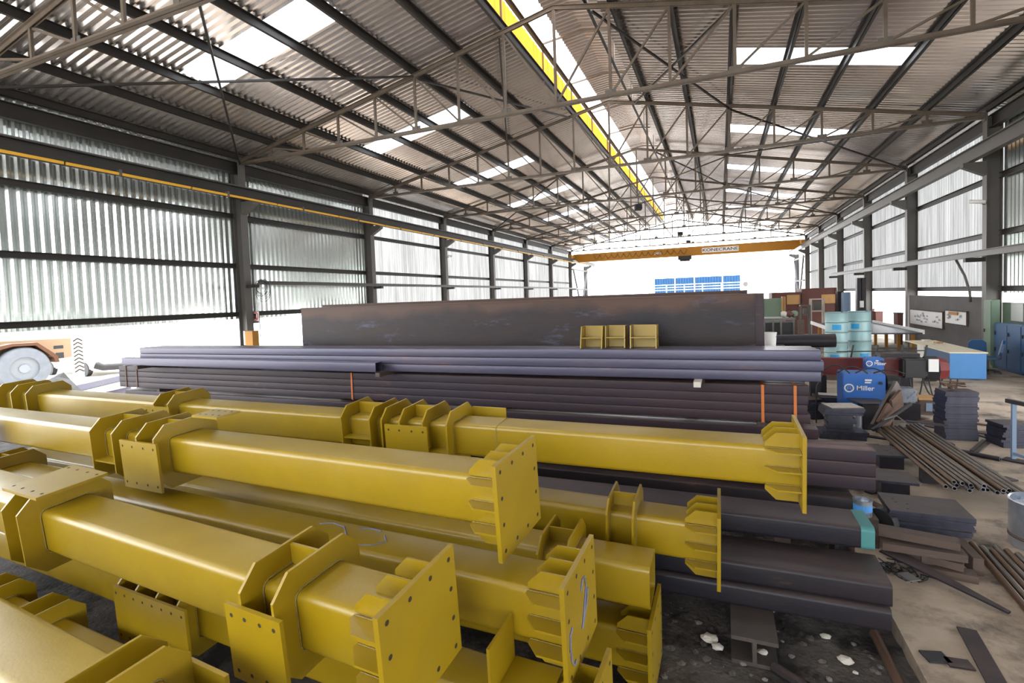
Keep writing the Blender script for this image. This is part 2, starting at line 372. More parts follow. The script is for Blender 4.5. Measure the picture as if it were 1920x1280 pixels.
# eave beams, girts, crane track
def longbeam(name, X, y0, y1, z, h, b, m, label, cat='beam', group=None, parent=None):
    bm = bmesh.new(); prism(bm, ibeam_poly(h, b, .012, .018), y0, y1, 'y')
    for v in bm.verts: v.co.x += X; v.co.z += z
    return tag(link(name, fix(bm), m, parent), label, cat, group)
for s, X, nm in ((1, XL-.16, 'left'), (-1, XR+.16, 'right')):
    longbeam('eave_beam', X, YA, YB, 7.22, .36, .16, 'purlin', 'dark steel eave beam running along the top of the %s wall' % nm)
    for z, hh, wh in ((5.673, .16, 'uppermost girt of the %s wall, just under the crane beam'), (4.07, .15, 'middle girt of the %s wall'), (2.49, .15, 'bottom girt of the %s wall, above the open gap')):
        bm = bmesh.new()
        for k in range(-1, 6):
            xa = X-s*.05; a = YK(k)+.14; b_ = YK(k+1)-.14
            # lipped channel
            for q in ((0, -hh/2, .012, hh/2), (0, hh/2-.012, s*.075, hh/2), (0, -hh/2, s*.075, -hh/2+.012)):
                box(bm, (xa-s*.12+q[0], a, z+q[1]), (xa-s*.12+q[2], b_, z+q[3]))
        tag(link('wall_girt', bm, 'purlin'), ('dark steel ' + wh) % nm, 'girt', 'girts of the %s wall' % nm)
    # cladding
    C_ = CLL if s == 1 else CLR
    bm = bmesh.new(); wall_sheet(bm, C_, -s, YA if s < 0 else YK(-1)-.35, YK(1), 2.33 if s == 1 else 2.36, 7.75); wall_sheet(bm, C_, -s, YK(1), YK(6), 2.4, 7.75, 1)
    struct('wall_'+nm, bm, ('galv', 'fibre_wall'))
r = longbeam('crane_runway_beam', XL+.36, YK(-1)-2, YK(7)+2.5, 6.31, .36, .18, 'purlin', 'dark crane runway beam carried on brackets along the left wall')
rr_ = longbeam('crane_runway_beam', XR-.36, YK(-1)-2, YK(7)+1.2, 6.31, .38, .18, 'steel_grey', 'grey crane runway beam carried on brackets along the right wall')
for o_, X in ((r, XL+.36), (rr_, XR-.36)):
    bm = bmesh.new(); box(bm, (X-.03, YK(-1)-2, 6.5), (X+.03, YK(7)+1, 6.54)); link('rail', bm, 'steel_grey', o_)
bm = bmesh.new(); y = YK(-1)-1.5; yy = []
while y < YK(6)+5: box(bm, (XL+.50, y, 6.105), (XL+.545, min(y+2.95, YK(6)+5), 6.165)); yy.append(y); y += 3.0
cb = tag(link('conductor_bar', bm, 'cable_yellow'), 'yellow crane power rail hung below the left runway beam', 'power rail')
for y in yy: link('hanger', BX((XL+.43, y+1.1, 6.09), (XL+.56, y+1.16, 6.24)), 'steel_grey', cb)
bm = bmesh.new(); box(bm, (CLL, YA-.1, ZG), (-2.5, YA, 3.6)); box(bm, (3.2, YA-.1, ZG), (CLR, YA, 10.5)); box(bm, (-2.5, YA-.1, 5.4), (3.2, YA, 10.5)); box(bm, (CLL, YA-.1, 9.0), (-2.5, YA, 10.5)); struct('wall_rear', bm, 'galv')  # added behind the camera; openings shaped to steer light onto pile and left wall
# lower rails
bm = bmesh.new(); prism(bm, ibeam_poly(.12, .10, .012, .016), YK(0)+.1, YK(6)+.9, 'y')
for v in bm.verts: v.co.x += XL+.32; v.co.z += 3.50
tag(link('lower_rail', fix(bm), 'steel_grey'), 'slim grey lower rail on brackets along the left wall', 'rail')
bm = bmesh.new(); prism(bm, ibeam_poly(.18, .12, .012, .018), YK(-1)+1, 38.1, 'y')
for v in bm.verts: v.co.x += XR-.36; v.co.z += 3.49
lr = tag(link('lower_rail', fix(bm), 'steel_grey'), 'grey lower crane rail along the right wall above the desks', 'rail')
bm = bmesh.new(); tube(bm, [(XR-.3, YK(1)+1.0, 3.4), (XR-.12, YK(1)+.9, 2.9), (XR-.05, YK(1)+.75, 2.4), (XR-.05, YK(1)+.7, 2.1)], .035)
link('knee_strut', bm, 'steel_grey', lr, True)
# end bracing beyond the roof
for s, X, nm in ((1, XL+.075, 'left'), (-1, XR-.075, 'right')):
    bm = bmesh.new(); m_ = (YK(6)+YK(7))/2
    bar(bm, (X, YK(6)+.3, 5.6), (X, m_, 1.2), .12, .26); bar(bm, (X, YK(7)-.3, 5.6), (X, m_, 1.2), .12, .26); bar(bm, (X, m_, 1.3), (X, m_, ZG), .12, .3)
    bar(bm, (X, YK(6), 3.4), (X, YK(7), 3.4), .1, .14); bar(bm, (X, YK(6), 5.5), (X, YK(7), 5.5), .1, .14)
    tag(link('track_brace', bm, 'black'), 'V shaped dark brace between the end posts of the %s crane track' % nm, 'brace')
# trusses
def make_truss():
    root = empty('roof_truss', (0, 0, 0))
    zb = 7.375
    X = [MID + PAN*j for j in range(-8, 9)]
    for nm, a, b in (('bottom_chord', X[0], X[16]),):
        bm = bmesh.new()
        for dy in (-.045, .045):
            box(bm, (X[0]-.02, dy-.035, zb-.045), (X[16]+.02, dy+.035, zb-.035)); box(bm, (X[0]-.02, dy-.006+(.03 if dy < 0 else -.03), zb-.035), (X[16]+.02, dy+.006+(.03 if dy < 0 else -.03), zb+.045))
        link(nm, bm, 'truss', root)
    for sg in (-1, 1):
        bm = bmesh.new(); e = X[0] if sg < 0 else X[16]
        d = Vector((MID-e, 0, zt(MID)-zt(e))).normalized(); nrm = Vector((-d.z, 0, d.x)); nrm = nrm if nrm.z > 0 else -nrm
        for off_y, off_n, wy, wn in ((0, .04, .15, .012), (-.025, 0, .012, .09), (.025, 0, .012, .09)):
            p = Vector((e, off_y, zt(e))) + nrm*off_n; q_ = Vector((MID, off_y, zt(MID))) + nrm*off_n
            v = []
            for c in (p, q_):
                for ay, an in ((-1, -1), (1, -1), (1, 1), (-1, 1)): v.append(bm.verts.new(c + Vector((0, ay*wy/2, 0)) + nrm*an*wn/2))
            for f in ((3, 2, 1, 0), (4, 5, 6, 7), (0, 1, 5, 4), (1, 2, 6, 5), (2, 3, 7, 6), (3, 0, 4, 7)): bm.faces.new([v[i] for i in f])
        link('top_chord', fix(bm), 'truss', root)
    for j in range(1, 16):
        bm = bmesh.new(); bar(bm, (X[j], 0, zb), (X[j], 0, zt(X[j])), .05, .065); link('vertical', bm, 'truss', root)
    for j in range(0, 8):
        if j:
            bm = bmesh.new(); bar(bm, (X[j], .03, zt(X[j])-.03), (X[j+1], .03, zb+.03), .045, .05, up=(0, 1, 0)); link('diagonal', bm, 'truss', root)
            bm = bmesh.new(); bar(bm, (X[16-j], .03, zt(X[j])-.03), (X[15-j], .03, zb+.03), .045, .05, up=(0, 1, 0)); link('diagonal', bm, 'truss', root)
    for j in range(1, 16, 2):
        bm = bmesh.new(); box(bm, (X[j]-.13, -.008, zb-.02), (X[j]+.13, .008, zb+.13)); link('gusset_plate', bm, 'steel_grey', root)
    for e in (X[0], X[16]):
        s = 1 if e < 0 else -1
        bm = bmesh.new(); box(bm, (e-.03, -.1, zb-.12), (e+.03, .1, zt(e)+.12)); link('end_plate', bm, 'steel_grey', root)
    return root
tr0 = make_truss()
for k in range(-1, 7):
    t = tr0 if k == -1 else copy_tree(tr0)
    t.location = (0, YK(k), 0)
    lab = 'tan roof truss crossing the upper left corner, nearest the camera' if k == -1 else 'roof truss landing on the %s left wall column from the front' % ORD[k]
    tag(t, lab, 'roof truss', 'steel trusses under the roof')
# purlins
def purlin(X, y0, y1, lab, z=None, h=.17):
    s = 1 if X < MID else -1
    z = zt(X)+.055 if z is None else z
    bm = bmesh.new()
    for q in ((-.006, 0, .006, h), (-.006, h-.012, s*.07, h), (-.006, 0, -s*.07, .012)):
        box(bm, (X+q[0], y0, z+q[1]), (X+q[2], y1, z+q[3]))
    tag(link('purlin', bm, 'purlin'), lab, 'purlin', 'purlins under the roof sheets')
for j in range(1, 9):
    o_ = 9-j
    purlin(MID-PAN*j, YA, YB, 'dark Z purlin on the left roof slope, %s up from the eave' % ORD[o_-1] if j < 8 else 'dark purlin at the left eave')
    purlin(MID+PAN*j, YA, YB, 'dark Z purlin on the right roof slope, %s up from the eave' % ORD[o_-1] if j < 8 else 'dark purlin at the right eave')
purlin(-2.85, YA, YB, 'dark purlin at the right edge of the ridge opening')
# roof sheets and skylights
zr = lambda X: zt(X) + .245
wn = 1
for s, nm in ((-1, 'left'), (1, 'right')):
    bm = bmesh.new()
    e = MID + s*(PAN*8+.62); top = (-5.0 if s < 0 else -2.62)
    x3 = MID + s*PAN*3; x6 = MID + s*PAN*6
    for k in range(-3, 6):
        m_ = (YK(k)+YK(k+1))/2; a = YK(k) if k > -3 else YA; b_ = YK(k+1) if k < 5 else YB
        if k < -1: roof_sheet(bm, e, top, a, b_, zr); continue
        roof_sheet(bm, e, top, a, m_-.51, zr); roof_sheet(bm, e, top, m_+.51, b_, zr)
        roof_sheet(bm, e, x6, m_-.51, m_+.51, zr); roof_sheet(bm, x3, top, m_-.51, m_+.51, zr)
        b2 = bmesh.new(); roof_sheet(b2, x6, x3, m_-.51, m_+.51, zr); struct('window_%d' % wn, b2, 'fibre'); wn += 1
    struct('ceiling', bm, 'galv_roof')
# ridge monitor
bm = bmesh.new()
rows = []
for z in (9.46, 10.32): rows.append([bm.verts.new((-5.03+o, y, z)) for y, o in wave_profile(YA, YB, .25, .03)])
for i in range(len(rows[0])-1): bm.faces.new((rows[0][i], rows[0][i+1], rows[1][i+1], rows[1][i]))
struct('window_%d' % wn, bm, 'orange_fibre'); wn += 1
bm = bmesh.new(); roof_sheet(bm, -5.25, -4.45, YA, YB, lambda x: 10.62+.12*(x+5.25)); struct('window_%d' % wn, bm, 'fibre'); wn += 1
bm = bmesh.new(); roof_sheet(bm, -4.45, -3.75, YA, YB, lambda x: 10.62+.12*(x+5.25)); roof_sheet(bm, -3.75, -2.40, YA, YB, lambda x: 10.80-.16*(x+3.75)); struct('ceiling', bm, 'galv_roof')
for k in range(-1, 14):
    y = YK(0) + 3.3*k
    if y > YB: break
    bm = bmesh.new()
    bar(bm, (-5.0, y, 9.4), (-5.0, y, 10.55), .05); bar(bm, (-2.8, y, 9.6), (-2.8, y, 10.6), .05)
    bar(bm, (-5.1, y, 10.57), (-3.75, y, 10.73), .05, up=(0, 1, 0)); bar(bm, (-3.75, y, 10.73), (-2.5, y, 10.53), .05, up=(0, 1, 0))
    tag(link('ridge_vent_frame', bm, 'truss'), 'small steel frame holding the raised ridge vent, %s counted from the camera' % ('nearest' if k < 0 else (ORD+['eleventh', 'twelfth', 'thirteenth', 'fourteenth', 'fifteenth'])[k+1]), 'frame', 'frames of the raised ridge vent')
purlin(-4.925, YA, YB, 'slim rail along the top of the orange ridge sheet', z=10.34, h=.07)
purlin(-2.72, YA, YB, 'slim rail under the right edge of the ridge vent roof', z=10.42, h=.09)
# rod bracing under the roof
def xbrace(k, j0, j1, side, m_='truss', top=True):
    s = -1 if side == 'left' else 1
    xa = MID+s*PAN*j0; xb = MID+s*PAN*j1
    bm = bmesh.new()
    bar(bm, (xa, YK(k)+.05, zt(xa)-.04), (xb, YK(k+1)-.05, zt(xb)-.02), .05); bar(bm, (xb, YK(k)+.05, zt(xb)-.08), (xa, YK(k+1)-.05, zt(xa)-.1), .05)
    tag(link('cross_brace', bm, 'purlin'), 'crossed tie bars under %s roof slope, %s, behind the %s' % (side, 'near eave' if j0 > 5 else 'near ridge', 'nearest truss' if k == -1 else '%s column truss' % ORD[k]), 'brace', 'crossed bracing under the roof')
for k in (-1, 2, 4): xbrace(k, 8, 3, 'left')
for k in (1, 3, 5): xbrace(k, 8, 3, 'right')
for k in (0, 2, 4): xbrace(k, 3, 0.7, 'right')
for k in (0, 3, 5): xbrace(k, 3, 1.1, 'left')
# floodlights hung in the ridge
def flood(x, y, z):
    root = empty('floodlight', (x, y, z), .4)
    bm = bmesh.new(); prism(bm, [(-.13, -.1), (.13, -.16), (.16, .14), (-.1, .12)], -.16, .16, 'x'); link('housing', fix(bm), 'black', root)
    bm = bmesh.new(); bar(bm, (0, 0, .1), (0, 0, .42), .03); link('bracket', bm, 'purlin', root)
    return root
p = ony(1196, 352, YK(2)); tag(flood(p.x, p.y, 7.375-.47), 'dark floodlight hung below the ridge, nearest one', 'lamp')
for k, xpx in ((4, 1275), (5, 1290)):
    tag(flood(ony(xpx, 420, YK(k)).x, YK(k), 7.375-.47), 'small dark floodlight hung on the %s column truss' % ORD[k], 'lamp')
# bridge crane
cr_ = empty('bridge_crane', (0, 51.4, 6.56), label='orange bridge crane spanning the far end of the hall', cat='crane')
bm = bmesh.new(); prism(bm, [(XL+.9, -.42), (XR-.9, -.42), (XR-.35, .0), (XR-.35, .42), (XL+.35, .42), (XL+.35, 0)], -.22, .22, 'y'); link('girder', fix(bm), 'crane', cr_)
for X in (XL+.36, XR-.36):
    bm = bmesh.new(); box(bm, (X-.16, -1.5, .0), (X+.16, 1.5, .3)); link('end_carriage', bm, 'crane', cr_)
bm = bmesh.new(); x = XL+2.5
while x < -3.2:
    tube(bm, [(x+.6*t_, -.26, .22-.42*math.sin(math.pi*t_)) for t_ in [i/8 for i in range(9)]], .018, 5); x += .6
link('festoon_cable', bm, 'black', cr_)
pl = ony(1316, 470, 51.17); pr_ = ony(1385, 470, 51.17); cx = (pl.x+pr_.x)/2
bm = bmesh.new(); box(bm, (pl.x, -.235, -.23), (pr_.x, -.222, .23)); sg = link('name_board', bm, 'white', cr_)
text('lettering', 'KONECRANE', .38, Matrix.Translation((cx, -.24, 0)) @ Matrix.Rotation(math.pi/2, 4, 'X'), 'letter', sg, sx_=(pr_.x-pl.x-.14)/2.24)
px = ony(1233, 477, 51.17).x
text('capacity_mark', '2MXI', .30, Matrix.Translation((px, -.23, -.02)) @ Matrix.Rotation(math.pi/2, 4, 'X'), 'white', cr_)
hx = ony(1285, 480, 51.0).x
ho = empty('hoist', (hx, 0, 0)); ho.parent = cr_
bm = bmesh.new(); box(bm, (-.65, -.55, -.75), (.55, .3, -.42)); box(bm, (-.5, -.4, -.9), (.4, .2, -.75)); link('hoist_body', bm, 'black', ho)
# cameras, sign, cable and boxes on the columns
sc_ = empty('security_camera', (XR-.02, YK(1)-.1, 0), label='white security camera on the nearest right column', cat='camera')
z_ = onx(1836, 378, XR-.1).z
bm = bmesh.new(); tube(bm, [(0, 0, z_-.1), (-.06, 0, z_-.08), (-.12, 0, z_)], .02); link('bracket', bm, 'steel_grey', sc_)
bm = bmesh.new(); tube(bm, [(-.02, -.1, z_-.05), (-.3, .12, z_+.02)], .055, 12); link('body', bm, 'white', sc_, True)
z_ = onx(838, 482, XL).z
s2_ = empty('security_camera', (XL+.02, YK(2)-.05, z_), label='small white camera on the third left column', cat='camera')
bm = bmesh.new(); box(bm, (0, -.03, -.03), (.12, .03, .0)); link('bracket', bm, 'steel_grey', s2_)
bm = bmesh.new(); tube(bm, [(.08, .02, .05), (.35, -.06, .03)], .06, 10); link('body', bm, 'white', s2_, True)
# no entry style sign hung beside the first left column
a = ony(470, 584, YK(0)+.2); b_ = ony(487, 606, YK(0)+.2)
rt = empty('warning_sign', ((a.x+b_.x)/2, YK(0)+.2, (a.z+b_.z)/2), label='small white prohibition sign beside the first left column', cat='sign')
w_ = (b_.x-a.x)/2; h_ = (a.z-b_.z)/2
bm = bmesh.new(); box(bm, (-w_-.25, 0, -h_), (w_, .01, h_)); link('board', bm, 'white', rt)
bm = bmesh.new(); ro = w_*.8
n = 24
for i in range(n):
    a0 = 2*math.pi*i/n; a1 = 2*math.pi*(i+1)/n
    f = [bm.verts.new((r_*math.cos(t_), -.006, h_*.2+r_*math.sin(t_))) for r_, t_ in ((ro, a0), (ro, a1), (ro*.78, a1), (ro*.78, a0))]; bm.faces.new(f)
bar(bm, (-ro*.6, -.006, h_*.2+ro*.6), (ro*.6, -.006, h_*.2-ro*.6), .03, .006)
link('red_ring', bm, 'sign_red', rt)
bm = bmesh.new(); box(bm, (-.05, -.007, h_*.2-.09), (.05, -.002, h_*.2+.09)); box(bm, (-w_*.8, -.007, -h_*.85), (w_*.8, -.002, -h_*.62)); link('pictogram', bm, 'black', rt)
# coil of cable on the first left column
p = ony(484, 537, YK(0)-.3)
bm = bmesh.new()
for i in range(7):
    r_ = .2+.022*i; ox = random.uniform(-.05, .05); oz = random.uniform(-.06, .04)
    tube(bm, [(ox+r_*math.cos(2*math.pi*t_/20), -.03+.012*i, oz-.02*i+r_*math.sin(2*math.pi*t_/20)) for t_ in range(21)], .008, 5, cap=False)
tube(bm, [(-.1, -.02, -.05), (-.16, 0, -.6), (-.17, 0, -1.6)], .012, 6)
tag(link('cable_coil', bm, 'black', loc=(p.x, YK(0)-.17, p.z)), 'coil of thin black cable hung on the first left column', 'cable')
# orange box on a post next to the first left column
a = ony(463, 620, YK(0)-.3); b_ = ony(482, 640, YK(0)-.3)
rt = empty('meter_box', ((a.x+b_.x)/2, YK(0)-.34, 0), label='orange box with a white door on a post by the first left column', cat='box'); rtx = (a.x+b_.x)/2
bm = bmesh.new(); box(bm, (a.x-rtx+.09, -.12, b_.z-.15), (b_.x-rtx, .12, a.z)); link('case', bm, 'crane', rt)
bm = bmesh.new(); box(bm, (a.x-rtx, -.1, b_.z-.1), (a.x-rtx+.085, .1, a.z)); link('door', bm, 'white', rt)
bm = bmesh.new(); box(bm, (-.04, -.04, ZG), (.04, .04, b_.z-.15)); link('post', bm, 'steel_grey', rt)

# size the hall up about the eye point (24 m span, 7.5 m bays)
KS = 1.25/1.1
TS = Matrix.Translation((0, 0, H)) @ Matrix.Scale(KS, 4) @ Matrix.Translation((0, 0, -H))
bpy.context.view_layer.update()
for o in set(bpy.data.objects) - N0 - FLOORS:
    if o.parent is None: o.matrix_world = TS @ o.matrix_world
YK = lambda k: (12.128 + 6.6*k)*KS
XL, XR = XL*KS, XR*KS
# ================================================================ yellow fabricated columns
def bframe(yaw, pitch, roll):
    cy, sy = math.cos(yaw), math.sin(yaw)
    u = Vector((-cy, -sy, 0)); v = Vector((-sy, cy, 0)); w_ = Vector((0, 0, 1))
    cp, sp = math.cos(pitch), math.sin(pitch); u, w_ = u*cp+w_*sp, w_*cp-u*sp
    cr_, sr = math.cos(roll), math.sin(roll); v, w_ = v*cr_+w_*sr, w_*cr_-v*sr
    return u, v, w_
def bmatrix(O, ypr):
    u, v, w_ = bframe(*ypr); m = Matrix.Identity(4)
    for i in range(3): m[i][0] = u[i]; m[i][1] = -v[i]; m[i][2] = w_[i]; m[i][3] = O[i]
    return m
S, P, RR, CA = .308, .56, .277, .178
def yellow_ring(root, x, t=.016):
    bm = bmesh.new(); r, a = RR, CA
    oct_ = [(r, -a), (r, a), (a, r), (-a, r), (-r, a), (-r, -a), (-a, -r), (a, -r)]
    inn = rrect(S+.004, S+.004, .04, 1)
    # annular plate: 8 outer, 8 inner corner points, matched
    inn8 = [inn[i] for i in (7, 0, 1, 2, 3, 4, 5, 6)]
    def P_(p, e): return (e, p[0], p[1])
    A = [bm.verts.new(P_(p, x-t/2)) for p in oct_]; B = [bm.verts.new(P_(p, x+t/2)) for p in oct_]
    C = [bm.verts.new(P_(p, x-t/2)) for p in inn8]; D = [bm.verts.new(P_(p, x+t/2)) for p in inn8]
    for k in range(8):
        n = (k+1) % 8
        bm.faces.new((A[k], A[n], B[n], B[k])); bm.faces.new((A[k], C[k], C[n], A[n])); bm.faces.new((B[k], B[n], D[n], D[k])); bm.faces.new((C[k], D[k], D[n], C[n]))
    # weld bead round the tube on the camera side
    q = rrect(S+.012, S+.012, .045, 3)
    tube(bm, [(x-t/2-.002, a_, b_) for a_, b_ in q+[q[0]]], .004, 5, cap=False, mi=1)
    return link('stiffener_ring', fix(bm), ('yellow', 'weld'), root)
def bolt_plate(root, x0, x1, side, w0=-.27, w1=.15, t=.02, holes=4, name='connection_plate'):
    bm = bmesh.new(); r = RR
    def tr(p):   # local plate coords (along, across, out) to beam coords
        a, b, c = p
        return {'front': (a, r+c, b), 'top': (a, b, r+c), 'back': (a, -r-c, b)}[side]
    for v in box(bm, (x0, w0, 0), (x1, w1, t)): v.co = tr(v.co)
    for i in range(holes):
        x = x0+.045 + (x1-x0-.09)*([0, .32, .68, 1] if holes == 4 else [0, .38, .6, 1, 1, 1])[i] if holes == 4 else x0+.04+(x1-x0-.08)*i/(holes-1)
        for b in (w0+.05, w1-.05):
            c = [bm.verts.new(tr((x+.011*math.cos(2*math.pi*k/10), b+.011*math.sin(2*math.pi*k/10), t+.0012))) for k in range(10)]
            bm.faces.new(c).material_index = 1
    bmesh.ops.recalc_face_normals(bm, faces=[f for f in bm.faces if f.material_index == 0])
    return link(name, bm, ('yellow', 'hole'), root)
def gusset(root, x0, x1, where, off=0.0, t=.014):
    """flat web between two rings, in the middle of one face"""
    bm = bmesh.new()
    a, b = S/2, RR-.012
    if where == 'front': box(bm, (x0, a, off-t/2), (x1, b, off+t/2))
    if where == 'top': box(bm, (x0, off-t/2, a), (x1, off+t/2, b))
    if where == 'back': box(bm, (x0, -b, off-t/2), (x1, -a, off+t/2))
    return link('web_plate', bm, 'yellow', root)
def base_end(root, chalk=False, L=.215):
    bm = bmesh.new(); box(bm, (-.026, -P/2, -P/2), (0, P/2, P/2))
    for i in range(4):
        for j in range(4):
            if 0 < i < 3 and 0 < j < 3: continue
            y = -P/2+.05+(P-.1)*i/3; z = -P/2+.05+(P-.1)*j/3
            bm.faces.new([bm.verts.new((-.0272, y+.0125*math.cos(2*math.pi*k/12), z+.0125*math.sin(2*math.pi*k/12))) for k in range(12)]).material_index = 1
    pl_ = link('base_plate', bm, ('yellow', 'hole'), root)
    for side in range(4):
        rot = Matrix.Rotation(math.pi/2*side, 4, 'X')
        for off in (-.14, 0, .14):
            if abs(off) > .1 and False: continue
            bm = bmesh.new(); t = .012; d = RR-.02; a = S/2-.002
            prism(bm, [(0, a), (L+.015, a), (L+.015, a+.03), (L*.72, d), (0, d)], off-t/2, off+t/2, 'z')
            # prism along z gives (x, y, z); rotate so it stands on the chosen face
            for q in bm.verts: q.co = rot @ q.co
            b2 = bmesh.new()
            p0 = rot @ Vector((.004, a+.006, off+t/2+.003)); p1 = rot @ Vector((L+.01, a+.006, off+t/2+.003)); tube(bm, [p0, p1], .0035, 5, mi=1)
            p0 = rot @ Vector((.006, a+.006, off+t/2+.002)); p1 = rot @ Vector((.006, d, off+t/2+.002)); tube(bm, [p0, p1], .003, 5, mi=1)
            b2.free()
            link('stiffener', fix(bm), ('yellow', 'weld'), root)
    return pl_
def chalk_marks(pl_, strokes, mk):
    bm = bmesh.new()
    for st in strokes: tube(bm, [mk(p) for p in st], .0055, 4)
    link('chalk_mark', bm, 'chalk', pl_)
def ycol(O, ypr, L, label, plate=True, rings=(), webs=(), plates=(), chalk=None):
    root = empty('fabricated_column', label=label, cat='steel column', group='yellow painted columns in the pile', mtx=bmatrix(O, ypr))
    bm = bmesh.new(); hollow(bm, rrect(S, S, .038, 5), rrect(S-.02, S-.02, .03, 5), 0.0, L, 'x')
    sh = shade(link('shaft', fix(bm), 'yellow', root), 40)
    if plate:
        pl_ = base_end(root)
        if chalk == 'C2':
            mk = lambda p: (-.030, p[0], p[1])
            chalk_marks(pl_, [[(.19, .02), (.225, .0), (.235, -.06), (.22, -.15), (.18, -.2), (.15, -.19)],
                              [(.02, .11), (-.01, .16), (-.06, .15), (-.07, .08), (-.02, -.02), (.03, -.1)], [(.03, -.1), (-.02, -.06), (-.08, -.0), (-.1, .06)]], mk)
    for x in rings: yellow_ring(root, x)
    for x0, x1, where, off in webs: gusset(root, x0, x1, where, off)
    for p in plates: bolt_plate(root, *p)
    return root
A4 = [2.864, 3.12, 3.375, 3.58]
ycol((.521, 4.318, 1.388), (.009, .004, .061), 11.3, 'yellow column farthest right, its base plate ending alone beyond the tube stacks',
     rings=A4+[3.704+.02, 4.068, 6.65, 6.9, 9.62, 10.0, 10.4], webs=[(3.724, 4.068, 'top', -.02), (3.724, 4.068, 'front', -.03), (3.12, 3.375, 'top', -.02), (2.864, 3.12, 'front', -.1), (6.65, 6.9, 'top', 0)],
     plates=[(3.06, 3.53, 'front'), (6.6, 7.05, 'front'), (2.50, 2.86, 'back', -.02, .2)])
root_a = COL.objects['fabricated_column']
bm = bmesh.new(); q_ = rrect(S+.004, S+.004, .04, 4); tube(bm, [(2.42, a_, b_) for a_, b_ in q_+[q_[0]]], .004, 4, cap=False); link('weld_seam', bm, 'weld', root_a)
B_ = ycol((-1.161, 2.791, 1.512), (-.064, -.015, .054), 8.0, 'yellow column on top of the middle of the pile, end plate facing right',
     rings=[3.218, 3.47, 3.854, 4.222], webs=[(3.854, 4.222, 'top', -.02), (3.854, 4.222, 'front', -.1), (3.218, 3.47, 'top', .0)], plates=[(3.15, 3.69, 'front'), (2.85, 3.2, 'top', -.27, -.05), (6.3, 6.8, 'front')])
C_ = ycol((-1.285, 1.893, 1.19), (-.063, .006, .084), 6.5, 'yellow column nearest the bottom centre, large end plate and square bolt plate',
     rings=[.604, .798+.03, 3.07, 3.29], webs=[(.604, .828, 'top', -.03)], plates=[(.54, .92, 'front', -.27, .12), (2.93, 3.42, 'top', -.21, .21)])
D_ = ycol((-.755, 2.646, .979), (-.036, -.002, .048), 8.0, 'yellow column whose end plate carries a blue chalk mark', rings=[6.17, 6.4], chalk='C2',
     webs=[(6.17, 6.4, 'top', 0)])
ycol((-.477, 3.628, .664), (-.002, .016, .027), 8.0, 'yellow column with a plain open tube end, no base plate', plate=False, rings=[.56, .775], webs=[(.56, .775, 'top', 0)], plates=[])
ycol((-.048, 4.187, .777), (.001, .017, .042), 9.0, 'yellow column lying against the dark flat tubes, end plate seen edge on', rings=[.61, .815, 4.4, 4.65], webs=[(.61, .815, 'top', 0), (.61, .815, 'front', -.1)])
ycol((-.485, 3.66, .175), (-.012, .006, .03), 7.0, 'yellow column at the bottom of the pile under the open tube end')
ycol((-.625, 2.44, .45), (-.05, 0, .05), 7.5, 'yellow column under the nearest one, carrying a long bolt plate', rings=[2.95, 3.2, 3.45, 3.68], plates=[(2.84, 3.72, 'front', -.27, .17, .02, 8)])
ycol((-1.55, 1.18, .946), (-.072, .0, .05), 5.5, 'pale topped yellow column cut off by the bottom left corner', plate=False, rings=[.74, .92], plates=[(.5, .98, 'back', -.25, .13)])
ycol((-2.2, 1.95, .17), (-.05, 0, .03), 5.5, 'shaded yellow column low in the left of the pile', rings=[2.6, 2.85, 3.4, 3.65], plate=False)
bm = bmesh.new()
for st in ([(1.62, .02), (1.72, -.07), (1.85, -.09), (1.93, -.05)], [(1.36, -.06), (1.30, .0), (1.36, .07), (1.5, .10), (1.58, .08)], [(1.60, -.08), (1.52, -.11), (1.42, -.10)]):
    tube(bm, [(x, y, S/2-.002) for x, y in st], .008, 4)
link('chalk_mark', bm, 'chalk', D_)
# angle bracket welded to the chalked column's end: separate lifting lug
# pale tray bracket by the chalked end plate
root = empty('angle_bracket', label='yellow angle bracket with a bolt plate beside the chalked end plate', cat='bracket', mtx=bmatrix((-.80, 2.646, .979), (-.036, -.002, .048)))
bm = bmesh.new(); prism(bm, [(.0, .16), (.274, .16), (.274, .44), (.2, .40), (.0, .27)], -.268, -.254, 'z'); link('shelf_plate', fix(bm), 'yellow', root)
bm = bmesh.new(); box(bm, (.275, .17, -.30), (.29, .46, .0))
link('bolt_plate', fix(bm), 'yellow', root)

# ================================================================ dark steel tubes
def rtube(name, X0, X1, yf, z0, ht, wd, m, label, group=None, r=.03, wall=.008, cat='steel tube', dy=0.0, dz=0.0, parent=None):
    """rectangular tube lying along X; yf = front face at X1 (right end), dy/dz = change towards the left end"""
    bm = bmesh.new(); hollow(bm, rrect(wd, ht, r, 4), rrect(wd-2*wall, ht-2*wall, r*.7, 4), X0, X1, 'x')
    for v in bm.verts:
        f = (X1-v.co.x)/max(.01, X1-X0); v.co.y += yf+wd/2+dy*f; v.co.z += z0+ht/2+dz*f
    o = shade(link(name, fix(bm), m, parent), 40); return tag(o, label, cat, group)
g = 'dark flat tubes stacked to the right of the yellow columns'
rtube('flat_tube', -7.5, 1.15, 4.44, .095, .18, .5, 'mill', 'lowest dark flat tube, lying on the I beam block', g, .035)
rtube('flat_tube', -7.2, 1.16, 4.46, .282, .18, .5, 'mill', 'dark flat tube with a rusty front edge, second from the ground', g, .035)
t1 = rtube('flat_tube', -7.0, 1.15, 4.89, .51, .19, .40, 'mill', 'dark flat tube with a teal painted right end', g, .035)
bm = bmesh.new(); hollow(bm, rrect(.404, .194, .037, 4), rrect(.398, .188, .034, 4), 1.055, 1.152, 'x')
for v in bm.verts: v.co.y += 4.89+.2; v.co.z += .51+.095
link('painted_end', fix(bm), 'teal', t1)
g = 'brown tubes in the low bundle'
